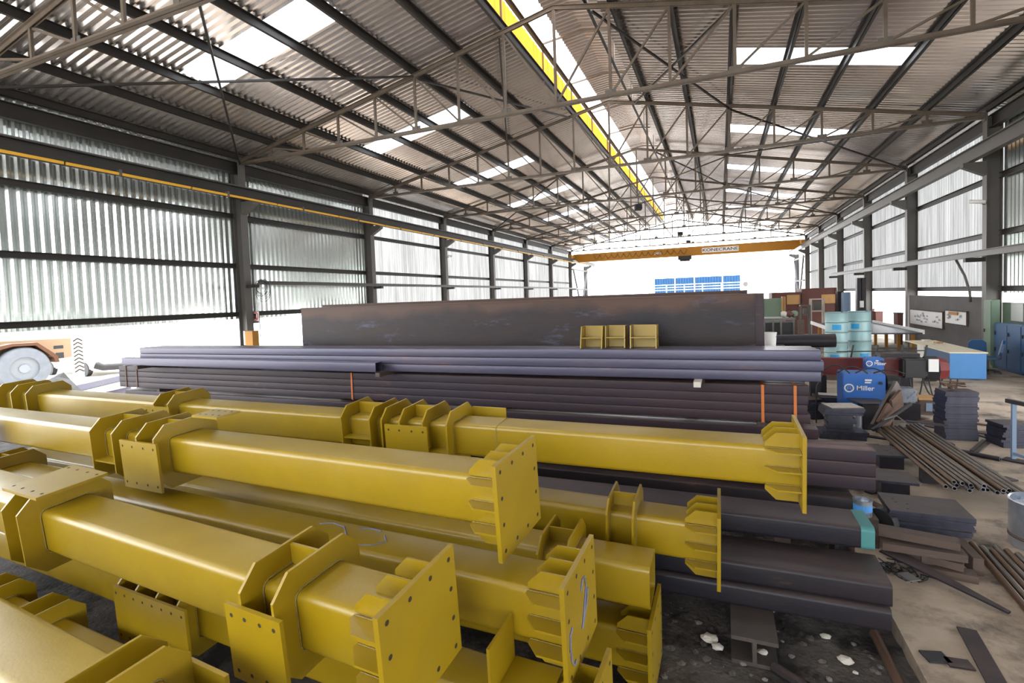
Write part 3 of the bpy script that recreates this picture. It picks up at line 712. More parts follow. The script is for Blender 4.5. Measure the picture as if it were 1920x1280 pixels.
for i in range(3):
    for j in range(2):
        rtube('square_tube', -8.5, 1.50-.03*j, 6.33+.155*j, .51+.149*i, .147, .152, 'brown', 'brown square tube, %s layer, %s row of the low bundle' % (['bottom', 'middle', 'top'][i], ['front', 'rear'][j]), g, .018)
for j in range(2):
    rtube('square_tube', -8.5, 1.28, 6.2+.2*j, .30, .16, .195, 'mill', 'dark tube under the low brown bundle, %s one' % ['front', 'rear'][j], 'dark tubes under the low bundle', .02)
    rtube('square_tube', -8.5, 1.10, 6.2+.2*j, .12, .16, .195, 'mill', 'dark tube on the floor under the low bundle, %s one' % ['front', 'rear'][j], 'dark tubes under the low bundle', .02)
for x in (.33, .83):
    bm = bmesh.new(); xx = x
    for z0, z1, y in ((.50, .965, 6.322),): box(bm, (xx-.02, y-.006, z0), (xx+.02, y, z1))
    box(bm, (xx-.02, 6.32, .958), (xx+.02, 6.65, .963))
    tag(link('strap', bm, 'mill' if x > .5 else 'strap'), 'steel strap round the low brown bundle, %s one' % ('right' if x > .5 else 'left'), 'strap')
g = 'purple brown tubes in the strapped bundle'
NH = .125
for i in range(4):
    for j in range(3):
        rtube('square_tube', -13.3, 1.07-.012*((i*3+j*5) % 4), 7.51+.205*j, .92+NH*i, NH-.002, .203, 'brown', 'purple brown tube, %s, %s row of the strapped bundle' % (['bottom layer', 'second layer', 'third layer', 'top layer'][i], ['front', 'middle', 'rear'][j]), g, .012, dy=.04, dz=.0)
for i, z in enumerate((.70, .56, .42, .28, .14)):
    for j in range(3):
        rtube('square_tube', -13.2, 1.17-.03*(i % 2), 7.6+.205*j, z, .138, .203, 'brown' if i < 1 else 'mill', 'dark brown tube below the strapped bundle, %s down, %s row' % (ORD[i], ['front', 'middle', 'rear'][j]), 'tubes below the strapped bundle', .012)
g = 'blue grey tubes on top of the long stack'
for i in range(3):
    for j in range(3):
        rtube('square_tube', -12.4, 1.18+(.03 if i == 1 else 0)-.02*j, 7.42+.185*j, 1.492+.137*i, .135, .183, 'blue_tube', 'blue grey tube on the long stack, %s layer, %s row' % (['bottom', 'middle', 'top'][i], ['front', 'middle', 'rear'][j]), g, .014, dy=.08, dz=-.04)
a = ony(704, 675, 7.2); b_ = ony(229, 662, 7.24)
rtube('square_tube', b_.x, a.x, 7.19, 1.492, .17, .19, 'blue_tube', 'rust stained tube ending halfway along the front of the blue grey layers', None, .016, dy=.03, dz=0)
print('rt', a.z, b_.z)
bm = bmesh.new()
o_ = None
for x, lab in ((a.x+.05, 'short timber spacer under the rust stained tube end'), (ony(1308, 700, 7.4).x, 'pale timber spacer sticking out near the right end of the stack'), (ony(275, 680, 7.4).x, 'dark spacer near the left end of the stack')):
    bm = bmesh.new(); box(bm, (x-.045, 7.17, 1.418), (x+.045, 8.1, 1.49)); tag(link('timber_spacer', bm, 'stone' if x > -2 else 'wood'), lab, 'timber')
for i, (xp, m_) in enumerate(((1430, 'strap'), (1491, 'strap'), (659, 'strap'), (235, 'rust'), (255, 'rust'))):
    x = ony(xp, 740, 7.5).x; dy_ = .04*(1.07-x)/14.4
    bm = bmesh.new(); box(bm, (x-.018, 7.498+dy_, .915), (x+.018, 7.505+dy_, 1.425)); box(bm, (x-.018, 7.5+dy_, 1.419), (x+.018, 8.1, 1.424))
    tag(link('strap', bm, m_), ['rusty orange strap left of the two near the right end', 'rusty orange strap nearest the right end', 'rusty strap in the middle of the strapped bundle', 'brown strap nearest the left end', 'brown strap second from the left end'][i], 'strap', 'straps round the long bundle')
# plate girders behind the stacks
for i, (y, x0, x1, zt_) in enumerate(((8.55, -8.55, .62, 2.645), (9.15, -8.5, .42, 2.70))):
    bm = bmesh.new()
    box(bm, (x0, y+.02, zt_-1.5), (x1, y+.04, zt_-.02)); box(bm, (x0, y+.36, zt_-1.5), (x1, y+.38, zt_-.02))
    box(bm, (x0, y, zt_-.02), (x1, y+.40, zt_)); box(bm, (x0, y, zt_-1.52), (x1, y+.40, zt_-1.5))
    gr = tag(link('box_girder', bm, 'girder'), ['large rusty box girder standing behind the tube stacks', 'second box girder just behind the large one, slightly taller'][i], 'girder')
    bm = bmesh.new(); box(bm, (x1-.12, y+.0, zt_-1.5), (x1-.1, y+.018, zt_-.02)); box(bm, (x1-.10, y+.012, zt_-1.5), (x1-.01, y+.019, zt_-.03)); link('end_strip', bm, 'brown', gr)
for x, lr_ in ((-7.5, 'left'), (-4, 'middle'), (-.5, 'right')):
    bm = bmesh.new(); prism(bm, ibeam_poly(1.12, .3, .02, .03), 8.5, 9.6, 'y'); box(bm, (-.1, 9.15, .561), (.1, 9.55, .619))
    for v in bm.verts: v.co.x += x; v.co.z += .56
    tag(link('support_stand', fix(bm), 'mill'), '%s steel stand carrying the box girders' % lr_, 'stand', 'stands under the box girders')
# I beam block under the flat tubes and sleepers
def iblock(x0, x1, y0, y1, z0, z1, lab, m='rust'):
    bm = bmesh.new(); prism(bm, ibeam_poly(z1-z0, x1-x0, .03, .03), y0, y1, 'y')
    for v in bm.verts: v.co.x += (x0+x1)/2; v.co.z += (z0+z1)/2
    return tag(link('i_beam_block', fix(bm), m), lab, 'steel block')
iblock(.04, .36, 4.05, 5.1, -.12, .094, 'rusty I beam block under the flat tubes, facing the camera', 'plate')
iblock(-3.6, -3.3, 4.3, 5.2, -.10, .094, 'I beam block under the flat tubes, hidden to the left')
for x, lr_ in ((.9, 'right'), (-3.0, 'left')):
    iblock(x-.1, x+.1, 4.99, 5.27, -.10, .509, '%s I beam block behind, holding up the teal ended tube' % lr_, 'mill')
for x, lr_ in ((.6, 'right'), (-3.5, 'middle'), (-7.5, 'left')):
    bm = bmesh.new(); box(bm, (x-.07, 6.1, -.1), (x+.07, 8.3, .118)); tag(link('timber_sleeper', bm, 'wood'), '%s timber sleeper on the ground under the tube stacks' % lr_, 'timber', 'sleepers under the tube stacks')
for x, lr_ in ((.55, 'right'), (-3.55, 'middle'), (-7.55, 'left')):
    bm = bmesh.new(); box(bm, (x-.05, 6.33, .462), (x+.05, 6.64, .508)); tag(link('timber_spacer', bm, 'wood'), '%s thin timber spacer inside the low bundle' % lr_, 'timber', 'spacers in the low bundle')
for x, lr_ in ((.5, 'right'), (-6., 'middle'), (-12.0, 'left')):
    bm = bmesh.new(); box(bm, (x-.05, 7.6, .84), (x+.05, 8.1, .918)); tag(link('timber_spacer', bm, 'wood'), '%s dark timber spacer below the strapped bundle' % lr_, 'timber', 'spacers below the strapped bundle')
# sleepers under the yellow columns
for x, y0, y1, lr_ in ((-1.1, 1.4, 3.9, 'right'), (-4.6, 1.2, 3.9, 'left')):
    bm = bmesh.new(); box(bm, (x-.08, y0, -.12), (x+.08, y1, .0)); tag(link('timber_sleeper', bm, 'wood'), '%s timber sleeper on the earth under the yellow columns' % lr_, 'timber', 'sleepers under the yellow columns')
# short yellow stubs behind the blue grey tubes
def stub(x0p, x1p, yp0, yp1, Y, lab, kind):
    a = ony(x0p, yp0, Y); b_ = ony(x1p, yp1, Y); wd = b_.x-a.x; ht = a.z-1.895
    root = empty('steel_stub', (a.x, Y, 1.90), label=lab, cat='steel bracket', group='short yellow steel stubs on the long stack')
    bm = bmesh.new(); box(bm, (0, 0, ht*.45), (wd, .28, ht*.49)); link('shelf_plate', bm, 'yellow', root)
    bm = bmesh.new(); box(bm, (.02, .22, 0), (wd-.02, .24, ht)); link('back_plate', bm, 'yellow', root)
    for x in (0, wd-.015):
        bm = bmesh.new(); prism(bm, [(-.06 if kind else 0, 0), (.28, 0), (.28, ht), (.04, ht)], x, x+.015, 'x'); link('end_plate', fix(bm), 'yellow', root)
stub(1088, 1130, 613, 645, 7.55, 'short yellow stub, left one on the long stack', 1)
stub(1133, 1172, 612, 645, 7.60, 'short yellow stub, middle one on the long stack', 0)
stub(1180, 1231, 611, 648, 7.55, 'short yellow stub, right one on the long stack', 0)
# ================================================================ right side of the hall
def face(x0, y0, x1, y1, Y):
    """rectangle facing the near end, from two photo corners, standing at distance Y"""
    a = ony(x0, y0, Y); b_ = ony(x1, y1, Y); return min(a.x, b_.x), max(a.x, b_.x), min(a.z, b_.z), max(a.z, b_.z)
def solid(name, x0, x1, y0, y1, z0, z1, m, label=None, cat=None, group=None, parent=None, bev=0.0):
    bm = bmesh.new(); box(bm, (x0, y0, z0), (x1, y1, z1))
    if bev: bmesh.ops.bevel(bm, geom=bm.edges[:]+bm.verts[:], offset=bev, segments=2, affect='EDGES')
    return tag(link(name, fix(bm), m, parent), label, cat, group)
def plate(cx, cy, z, lx, ly, t, rz, m='plate', label=None, group=None, name='steel_plate', tilt=0, cat='steel plate', holes=0, edge='edge_steel'):
    bm = bmesh.new(); box(bm, (-lx/2, -ly/2, 0), (lx/2, ly/2, t))
    for f in bm.faces:
        if abs(f.normal.z) < .5: f.material_index = 1
    bm.normal_update()
    for f in bm.faces: f.material_index = 0 if abs(f.normal.z) > .5 else 1
    for i in range(holes):
        a = random.uniform(-.35, .35)*lx; b_ = random.uniform(-.35, .35)*ly
        bm.faces.new([bm.verts.new((a+.012*math.cos(k*.785), b_+.012*math.sin(k*.785), t+.001)) for k in range(8)]).material_index = 2
    o = link(name, bm, (m, edge, 'hole')); o.location = (cx, cy, z); o.rotation_euler = (tilt, 0, rz)
    return tag(o, label, cat, group)
# ---- drums on a pallet, two stacks of two
def make_drum(lab):
    root = empty('oil_drum', label=lab, cat='drum', group='pale blue drums stacked in pairs')
    R_ = .2925; pr = [(0, .02), (R_-.012, .02), (R_-.012, 0), (R_+.004, 0), (R_+.004, .022), (R_, .03)]
    for z in (.295, .585): pr += [(R_, z-.022), (R_+.011, z-.008), (R_+.011, z+.008), (R_, z+.022)]
    pr += [(R_, .85), (R_+.004, .858), (R_+.004, .88), (R_-.012, .88), (R_-.012, .862), (0, .862)]
    bm = bmesh.new(); lathe(bm, pr, 32); shade(link('body', fix(bm), 'drum', root), 30)
    bm = bmesh.new()
    for z in (.295, .585, .015, .865):
        q = [(( R_+.0135)*math.cos(2*math.pi*k/32), (R_+.0135)*math.sin(2*math.pi*k/32), z) for k in range(33)]; tube(bm, q, .005, 5, cap=False)
    link('rust_band', bm, 'rust', root)
    bm = bmesh.new(); v = []
    for k in range(9):
        a = math.radians(-105+(-18+36*k/8)*1.25); v.append([bm.verts.new(((R_+.003)*math.cos(a), (R_+.003)*math.sin(a), z)) for z in (.37, .52)])
    for p_, q_ in zip(v, v[1:]): bm.faces.new((p_[0], q_[0], q_[1], p_[1]))
    link('paper_label', bm, 'label_blue', root)
    bm = bmesh.new(); tube(bm, [(.17, .08, .86), (.17, .08, .89)], .03, 12); link('bung', bm, 'rust', root)
    return root
dl = dep(1569.5, 578, 16.7); d2 = dep(1613, 578, 16.9)
zt_ = 1.95
dl = ony(1569.5, 585, 17.3); d2 = ony(1613, 584, 17.7)
zb = .19
solid('pallet', dl.x-.45, d2.x+.45, 17.0, 18.2, 0, .10, 'wood', 'timber pallet under the pale blue drums', 'pallet')
solid('pallet', dl.x-.42, d2.x+.42, 17.0, 18.2, .101, zb, 'wood', 'upper timber pallet directly under the pale blue drums', 'pallet')
d0 = make_drum('lower pale blue drum of the left pair'); d0.location = (dl.x, dl.y+.25, zb)
for (p_, z, lab, rz) in ((dl, zb+.881, 'upper pale blue drum of the left pair, blue label facing the camera', .1), (d2, zb, 'lower pale blue drum of the right pair', .5), (d2, zb+.881, 'upper pale blue drum of the right pair, label turned left', -.35)):
    c = copy_tree(d0); c.location = (p_.x+.03, p_.y+.25, z); c.rotation_euler.z = rz; c['label'] = lab
# ---- white bucket, big pipe, black machinery near the end of the girders
bx = ony(1445, 650, 12.2)
root = empty('bucket', (bx.x, 12.4, bx.z), label='white plastic bucket by the right end of the box girders', cat='bucket')
bm = bmesh.new(); lathe(bm, [(0, 0), (.12, 0), (.135, .27), (.142, .27), (.142, .3), (.13, .3), (.115, .02), (0, .02)], 24); shade(link('body', fix(bm), 'white', root))
bm = bmesh.new(); tube(bm, [(.142*math.cos(a), .05*math.sin(a)-.1, .27-.12*math.sin(a)) for a in [math.pi*i/10 for i in range(11)]], .004, 5); link('handle', bm, 'rust', root)
solid('machine_bed', bx.x-.35, bx.x+.3, 12.1, 12.75, 0, bx.z-.001, 'mill', 'dark steel block under the white bucket', 'block')
a = ony(1461, 641, 12.9); b_ = ony(1549, 641, 12.9)
bm = bmesh.new(); tube(bm, [(a.x-.1, 13.05, a.z), (b_.x+.2, 13.05, b_.z+.02)], .15, 20); tag(shade(link('large_pipe', bm, 'mill')), 'thick dark pipe lying behind the bucket', 'pipe')
for x, lr_ in ((a.x+.2, 'left'), (b_.x-.2, 'right')): solid('pipe_stand', x-.1, x+.1, 12.95, 13.15, 0, a.z-.142, 'mill', '%s stand under the thick dark pipe' % lr_, 'stand', 'stands under the thick dark pipe')
x0, x1, z0, z1 = face(1432, 597, 1492, 626, 14.6)
root = empty('machine', (x0, 14.6, 0), label='black machinery frame left of the drums', cat='machine')
bm = bmesh.new(); box(bm, (0, .1, 0), (x1-x0, .8, z1-.12)); link('body', bm, 'black', root)
bm = bmesh.new(); box(bm, (0, 0, z1-.05), (x1-x0, .9, z1)); link('table_top', bm, 'steel_grey', root)
bm = bmesh.new()
for t_ in (.02, .3, .55, .95): bar(bm, ((x1-x0)*t_, .02, 0), ((x1-x0)*t_, .02, z1-.05), .04)
link('frame', bm, 'steel_grey', root)
for i, (px_, py_) in enumerate(((1470, 590), (1490, 591), (1480, 585))):
    p = ony(px_, py_, 15.1); bm = bmesh.new(); bmesh.ops.create_icosphere(bm, subdivisions=2, radius=.085)
    for v in bm.verts: v.co += Vector((p.x, 15.1+.08*(i % 2), z1+.085)); v.co.x += random.uniform(-.02, .02)
    tag(link('rag_bundle', bm, ('stone', 'green', 'maroon')[i], None, True), ['pale bundle on the black machinery', 'greenish bundle on the black machinery', 'dark red bundle on the black machinery'][i], 'bundle')
x0, x1, z0, z1 = face(1492, 600, 1502, 628, 14.4); solid('upright_plate', x0+.04, x1+.08, 14.48, 14.55, 0, z1, 'wood', 'worn upright board beside the black machinery', 'board')
# ---- layout table with white edges and yellow trestles
T0 = onz(1503, 598, 1.0); T1 = onz(1632, 597, 1.0); zT = 1.0
xa, xb = T0.x, 7.3; ya, yb = 19.6, T0.y
q0 = onz(1640, 632, 1.0); xa2 = onz(1503, 598, 1.0).x
root = empty('layout_table', (0, 0, 0), label='large steel layout table on yellow trestles behind the drums', cat='table')
bm = bmesh.new(); x_l = 4.2; yn = max(22.3, onz(1650, 632, .95).y); yf_ = onz(1650, 604, .95).y; print('table', yn, yf_)
box(bm, (x_l, yn, .90), (6.7, yf_, .95)); link('table_top', bm, 'edge_steel', root)
bm = bmesh.new(); box(bm, (x_l-.06, yn, .9), (x_l, yf_, 1.05)); link('edge_rail', bm, 'white', root)
bm = bmesh.new(); box(bm, (6.7, yn, .9), (6.76, yf_, 1.05)); link('edge_rail', bm, 'white', root)
bm = bmesh.new(); box(bm, (x_l, yn, .35), (6.7, yn+.05, .42)); link('cross_rail', bm, 'steel_grey', root)
y = yn+.3
while y < yf_:
    for x in (x_l+.1, 6.5):
        bm = bmesh.new(); bar(bm, (x, y, 0), (x, y, .9), .1); link('leg', bm, 'crane', root)
    y += 1.6
# ---- crates, cupboards and frames far behind
def crate(x0p, y0p, x1p, y1p, Y, dp, m, lab, panel=None, legs=True, name='crate', cat='crate'):
    x0, x1, z0, z1 = face(x0p, y0p, x1p, y1p, Y)
    root = empty(name, (x0, Y, 0), label=lab, cat=cat)
    bm = bmesh.new(); box(bm, (0, 0, 0), (x1-x0, dp, z1)); link('body', bm, m, root)
    if panel:
        a0, a1, b0, b1 = face(*panel[:4], Y); bm = bmesh.new(); box(bm, (a0-x0, -.03, b0), (a1-x0, -.003, b1)); link('board', bm, panel[4], root)
    bm = bmesh.new()
    for x in (0, x1-x0-.06): box(bm, (x, -.05, 0), (x+.06, -.003, z1))
    link('corner_post', bm, m, root)
    return root
crate(1447, 549, 1502, 590, 33.5, 2.0, 'maroon', 'dark maroon crate with orange plywood, left one in the background', (1475, 553, 1500, 570, 'ply'))
crate(1503, 541, 1569, 580, 34.0, 2.2, 'maroon', 'large dark maroon cabin with a plywood board in the background', (1540, 552, 1567, 568, 'ply'))
crate(1430, 560, 1466, 592, 30.0, .4, 'green', 'grey green cupboard with a pale frame in the background', None, name='cupboard', cat='cupboard')
crate(1466, 556, 1473, 592, 29.5, .3, 'ply', 'narrow orange plywood board beside the grey green cupboard', None, name='board', cat='board')
crate(1570, 546, 1579, 590, 31.0, .5, 'mill', 'dark upright panel right of the maroon cabin', None, name='panel', cat='panel')
crate(1580, 548, 1595, 590, 30.5, .4, 'rail_blue', 'pale blue grey panel behind the drums', None, name='panel', cat='panel')
def rackframe(x0p, y0p, x1p, y1p, Y, lab, m='stone'):
    x0, x1, z0, z1 = face(x0p, y0p, x1p, y1p, Y); t = .06
    root = empty('tubular_rack', (x0, Y, 0), label=lab, cat='rack')
    bm = bmesh.new()
    for y in (0, .5):
        bar(bm, (0, y, 0), (0, y, z1), t); bar(bm, (x1-x0, y, 0), (x1-x0, y, z1), t); bar(bm, (0, y, z1), (x1-x0, y, z1), t); bar(bm, (0, y, z0), (x1-x0, y, z0), t)
    for x in (0, x1-x0): bar(bm, (x, 0, z1), (x, .5, z1), t)
    link('frame', bm, m, root)
    bm = bmesh.new(); box(bm, (.12, .1, z0+.05), (x1-x0-.12, .4, z1-.15)); link('contents', bm, 'steel_grey', root)
rackframe(1521, 561, 1545, 583, 31.5, 'cream tubular rack behind the layout table')
rackframe(1502, 573, 1519, 590, 30.0, 'thin grey tubular rack behind the layout table', 'steel_grey')
x0, x1, z0, z1 = face(1607, 521, 1624, 577, 24.0)
root = empty('machine_column', (x0, 24.0, 0), label='dark upright machine column behind the drums', cat='machine')
bm = bmesh.new(); box(bm, (0, 0, 0), (.16, .3, z1)); box(bm, (x1-x0-.16, 0, 0), (x1-x0, .3, z1)); box(bm, (.16, .1, 0), (x1-x0-.16, .25, z1-.3)); link('column', bm, 'mill', root)
a0, a1, b0, b1 = face(1612, 564, 1619, 576, 24.0); bm = bmesh.new(); box(bm, (a0-x0, -.06, b0), (a1-x0, -.003, b1)); link('control_box', bm, 'white', root)
for i, (x0p, y0p, x1p, y1p, Y) in enumerate(((1631, 580, 1640, 596, 36.5), (1642, 585, 1656, 598, 35.5), (1683, 588, 1694, 605, 27.6))):
    x0, x1, z0, z1 = face(x0p, y0p, x1p, y1p, Y); root = empty('bin', (x0, Y, 0), label=['tall dark red bin behind the layout table', 'low dark red bin behind the layout table', 'dark red bin by the second right column'][i], cat='bin')
    bm = bmesh.new(); prism(bm, [(.03, 0), (x1-x0-.03, 0), (x1-x0, z1), (0, z1)], 0, .6, 'y'); link('body', fix(bm), 'maroon', root)
    bm = bmesh.new(); box(bm, (-.02, -.02, z1+.001), (x1-x0+.02, .62, z1+.04)); link('rim', bm, 'maroon', root)
# ---- office corner
zp = onx(1775, 555, XR+.05).z
solid('wall_panel', XR+.05, XR+.10, YK(1)+.25, YK(2)-.25, 0, zp, 'panel_grey', 'dark grey partition between the first two right columns, whiteboards on it', 'partition')
def wboard(x0p, x1p, y0p, y1p, lab, marks, yel=False):
    Xb = XR+.0
    a = onx(x0p, y0p, Xb); b_ = onx(x1p, y1p, Xb)
    root = empty('whiteboard', (Xb, min(a.y, b_.y), 0), label=lab, cat='whiteboard'); L = abs(a.y-b_.y); z0, z1 = min(a.z, b_.z), max(a.z, b_.z)
    bm = bmesh.new(); box(bm, (.005, 0, z0), (.04, L, z1)); link('board', bm, 'white', root)
    bm = bmesh.new()
    for q in ((0, -.04, z0-.04, L+.04, z0), (0, -.04, z1, L+.04, z1+.04), (0, -.04, z0, 0, z1), (0, L, z0, L+.04, z1)): box(bm, (-.012, q[1], q[2]), (.04, q[3], q[4]))
    link('frame', bm, 'wood', root)
    bm = bmesh.new()
    for i in range(marks):
        y = .15+random.random()*(L-.5); z = z0+.1+random.random()*(z1-z0-.25)
        for j in range(5): bar(bm, (.003, y+j*.05, z), (.003, y+j*.05+.01, z+random.uniform(.03, .1)), .012, .003)
    tag(link('handwriting', bm, 'chalk', root), kind='stuff')
    if yel:
        bm = bmesh.new(); box(bm, (-.05, L*.35, z1-.13), (-.013, L*.75, z1-.02)); link('sign_strip', bm, 'crane', root)
wboard(1706, 1767, 580, 616, 'larger whiteboard hung on the dark grey partition', 20)
wboard(1772, 1812, 582, 610, 'smaller whiteboard with an orange strip on the dark grey partition', 8, True)
# desk
root = empty('office_desk', (0, 0, 0), label='blue office desk with a cream worktop in front of the partition', cat='desk')
c1 = onz(1790, 660, .76); c2 = onz(1850, 659, .76); c3 = onz(1687, 637, .76); c4 = onz(1746, 637, .76)
dx0, dx1 = 5.95, 6.75; dy0, dy1 = c1.y, 21.4
bm = bmesh.new(); box(bm, (dx0-.03, dy0-.03, .73), (dx1+.03, dy1, .76)); bmesh.ops.bevel(bm, geom=bm.edges[:], offset=.006, segments=2, affect='EDGES'); link('worktop', bm, 'cream', root)
bm = bmesh.new(); box(bm, (dx0, dy0, .02), (dx1, dy0+.03, .73)); link('end_panel', bm, 'desk_blue', root)
bm = bmesh.new(); box(bm, (dx0, dy0+.031, .02), (dx0+.03, dy0+1.9, .73)); link('front_panel', bm, 'cab_blue', root)
bm = bmesh.new(); box(bm, (dx0+.1, dy0+2.3, .02), (dx1-.1, dy0+2.9, .72)); link('drawer_unit', bm, 'white', root)
for y in (dy1-.1,):
    for x in (dx0+.05, dx1-.05):
        bm = bmesh.new(); bar(bm, (x, y, 0), (x, y, .73), .045); link('leg', bm, 'steel_grey', root)
for i, (dx, dy, s_) in enumerate(((.3, 2.0, .2), (.5, 2.5, .16), (.35, 3.1, .22))):
    solid('paper_stack', dx0+dx, dx0+dx+s_, dy0+dy, dy0+dy+.28, .7605, .78+.02*i, 'stone' if i != 1 else 'ply', ['low paper pile near the middle of the desk', 'small brown box on the desk', 'thicker paper pile at the far end of the desk'][i], 'paper')
# chairs
def chair(x, y, rz, lab):
    root = empty('office_chair', (x, y, 0), rz, label=lab, cat='chair', group='blue swivel chairs by the desk')
    bm = bmesh.new(); box(bm, (-.23, -.22, .43), (.23, .22, .50)); bmesh.ops.bevel(bm, geom=bm.edges[:], offset=.03, segments=3, affect='EDGES'); shade(link('seat', bm, 'cab_blue', root))
    bm = bmesh.new(); prism(bm, [(.0, -.19), (0, .19), (.1, .22), (.36, .2), (.44, .12), (.44, -.12), (.36, -.2), (.1, -.22)], 0, .06, 'x')
    m_ = Matrix.Translation((0, .22, .55)) @ Matrix.Rotation(-.22, 4, 'X') @ Matrix(((0, 1, 0, 0), (1, 0, 0, 0), (0, 0, 1, 0), (0, 0, 0, 1)))
    for v in bm.verts: v.co = m_ @ Vector((v.co.x, v.co.z, v.co.y))
    link('backrest', fix(bm), 'cab_blue', root)
    bm = bmesh.new(); bar(bm, (0, .1, .42), (0, .28, .44), .05); bar(bm, (0, .28, .44), (0, .27, .7), .05, .02); link('back_arm', bm, 'black', root)
    bm = bmesh.new(); tube(bm, [(0, 0, .1), (0, 0, .43)], .03, 10); link('gas_column', bm, 'steel_grey', root)
    for k in range(5):
        a_ = 2*math.pi*k/5; bm = bmesh.new(); bar(bm, (0, 0, .11), (.28*math.cos(a_), .28*math.sin(a_), .07), .04); tube(bm, [(.28*math.cos(a_)-.015, .28*math.sin(a_), .03), (.28*math.cos(a_)+.015, .28*math.sin(a_), .03)], .03, 10); link('leg', bm, 'black', root)
p = onz(1870, 700, 0); chair(p.x-.22, p.y, -1.9, 'blue swivel chair in front of the blue cabinets')
p = ony(1833, 640, 19.6); chair(p.x-.05, 19.6, 2.9, 'blue swivel chair behind the desk, near the partition')
# green lockers and blue cabinets along the right wall near the first column
def locker(x0, x1, y0, y1, z1, m, lab, doors=2, name='locker', cat='locker', g_=None):
    root = empty(name, (x0, y0, 0), label=lab, cat=cat, group=g_)
    bm = bmesh.new(); box(bm, (.02, 0, .08), (x1-x0, y1-y0, z1)); box(bm, (.06, .04, 0), (x1-x0-.04, y1-y0-.04, .08)); link('body', bm, m, root)
    for i in range(doors):
        a_ = (y1-y0)*i/doors+.015; b2 = (y1-y0)*(i+1)/doors-.015
        bm = bmesh.new(); box(bm, (0, a_, .11), (.019, b2, z1-.03)); d_ = link('door', bm, m, root)
        for hz in ((.52,) if z1 > 1.5 else (.4, .75)):
            bm = bmesh.new(); box(bm, (-.03, b2-.09, z1*hz), (-.001, b2-.05, z1*hz+.1)); link('handle', bm, 'black', d_)
zl = onx(1850, 563, 7.5).z; zc_ = onx(1864, 605, 7.85).z; yc = onx(1864, 640, 7.85).y
yl = onx(1844, 600, 7.78).y; print('yl', yl, yc)
locker(7.78, 8.0, yc+.04, yl, zl, 'green', 'tall pale green locker in front of the nearest right column', 1)
locker(7.85, 8.38, yc-1.5, yc, zc_, 'cab_blue', 'dark blue two door cabinet left of the other, by the lockers', 2, 'cabinet', 'cabinet', 'dark blue cabinets')
locker(7.85, 8.38, yc-3.1, yc-1.52, zc_, 'cab_blue', 'dark blue two door cabinet at the right edge of the picture', 2, 'cabinet', 'cabinet', 'dark blue cabinets')
a = onx(1872, 566, 8.42); solid('green_panel', 8.42, 8.46, 15.5, min(a.y, 21.1), 0, a.z, 'green', 'pale green panel on the wall above the blue cabinets', 'panel')
a = onx(1896, 568, 8.41); b_ = onx(1918, 603, 8.41); solid('poster', 8.405, 8.415, b_.y, a.y, b_.z, a.z, 'white', 'white sheet fixed on the pale green panel', 'poster')
# ---- red beam with hoist machinery on the floor, hoses
z_ = ony(1620, 687, 14.3)
root = empty('hoist_beam', (0, 14.3, 0), label='long dark red beam with hoist machinery at its right end', cat='machine')
xl = ony(1545, 690, 14.3).x-.6; xr = ony(1722, 690, 14.3).x; zc = z_.z
bm = bmesh.new(); prism(bm, ibeam_poly(.42, .2, .02, .03), xl, xr, 'x')
for v in bm.verts: v.co.z += zc
link('beam', fix(bm), 'dark_red', root)
hx0 = ony(1690, 690, 14.1).x; hx1 = ony(1762, 690, 14.1).x
bm = bmesh.new(); box(bm, (hx0, -.35, zc-.2), (hx1-.25, .3, zc+.24)); bmesh.ops.bevel(bm, geom=bm.edges[:], offset=.04, segments=2, affect='EDGES'); link('gearbox', bm, 'black', root)
bm = bmesh.new(); tube(bm, [(hx1-.25, -.05, zc-.02), (hx1-.02, -.05, zc-.02)], .29, 8); link('motor', bm, 'black', root); bm = bmesh.new(); tube(bm, [(hx1-.019, -.05, zc-.02), (hx1+.16, -.05, zc-.02)], .28, 8, r2=.22); link('motor_cover', bm, 'dark_red', root)
bm = bmesh.new(); box(bm, (hx1-.26, -.40, zc-.04), (hx1-.08, -.36, zc+.24)); link('control_plate', bm, 'white', root)
bm = bmesh.new(); box(bm, (hx0-.4, -.2, zc+.25), (hx0+.35, .2, zc+.34)); link('cover', bm, 'mill', root)
bm = bmesh.new()
for x in (.0, .5, 1.0, 1.45): bar(bm, (xl+1.2+x, .2, zc+.2), (xl+1.25+x, .2, zc+.5), .035)
tube(bm, [(xl+.9, .2, zc+.33), (xr+.2, .2, zc+.37)], .014, 5); link('hook_rail', bm, 'black', root)
for j, (s_, e_, dz_) in enumerate(((.0, .35, .38), (.1, .5, .62), (.3, .62, .75), (-.25, .0, .5))):
    bm = bmesh.new(); tube(bm, [(hx0+.35+s_+(e_-s_)*t_, -.38, max(.03, zc-.2-4*dz_*t_*(1-t_))) for t_ in [i/12 for i in range(13)]], .015, 6); link('hose', bm, 'black', root, True)
for x, lr_ in ((xl+.5, 'left'), (hx0+.1, 'right')):
    solid('trestle', x-.12, x+.12, 14.1, 14.5, 0, zc-.215, 'mill', '%s short trestle under the dark red beam' % lr_, 'trestle', 'trestles under the dark red beam')
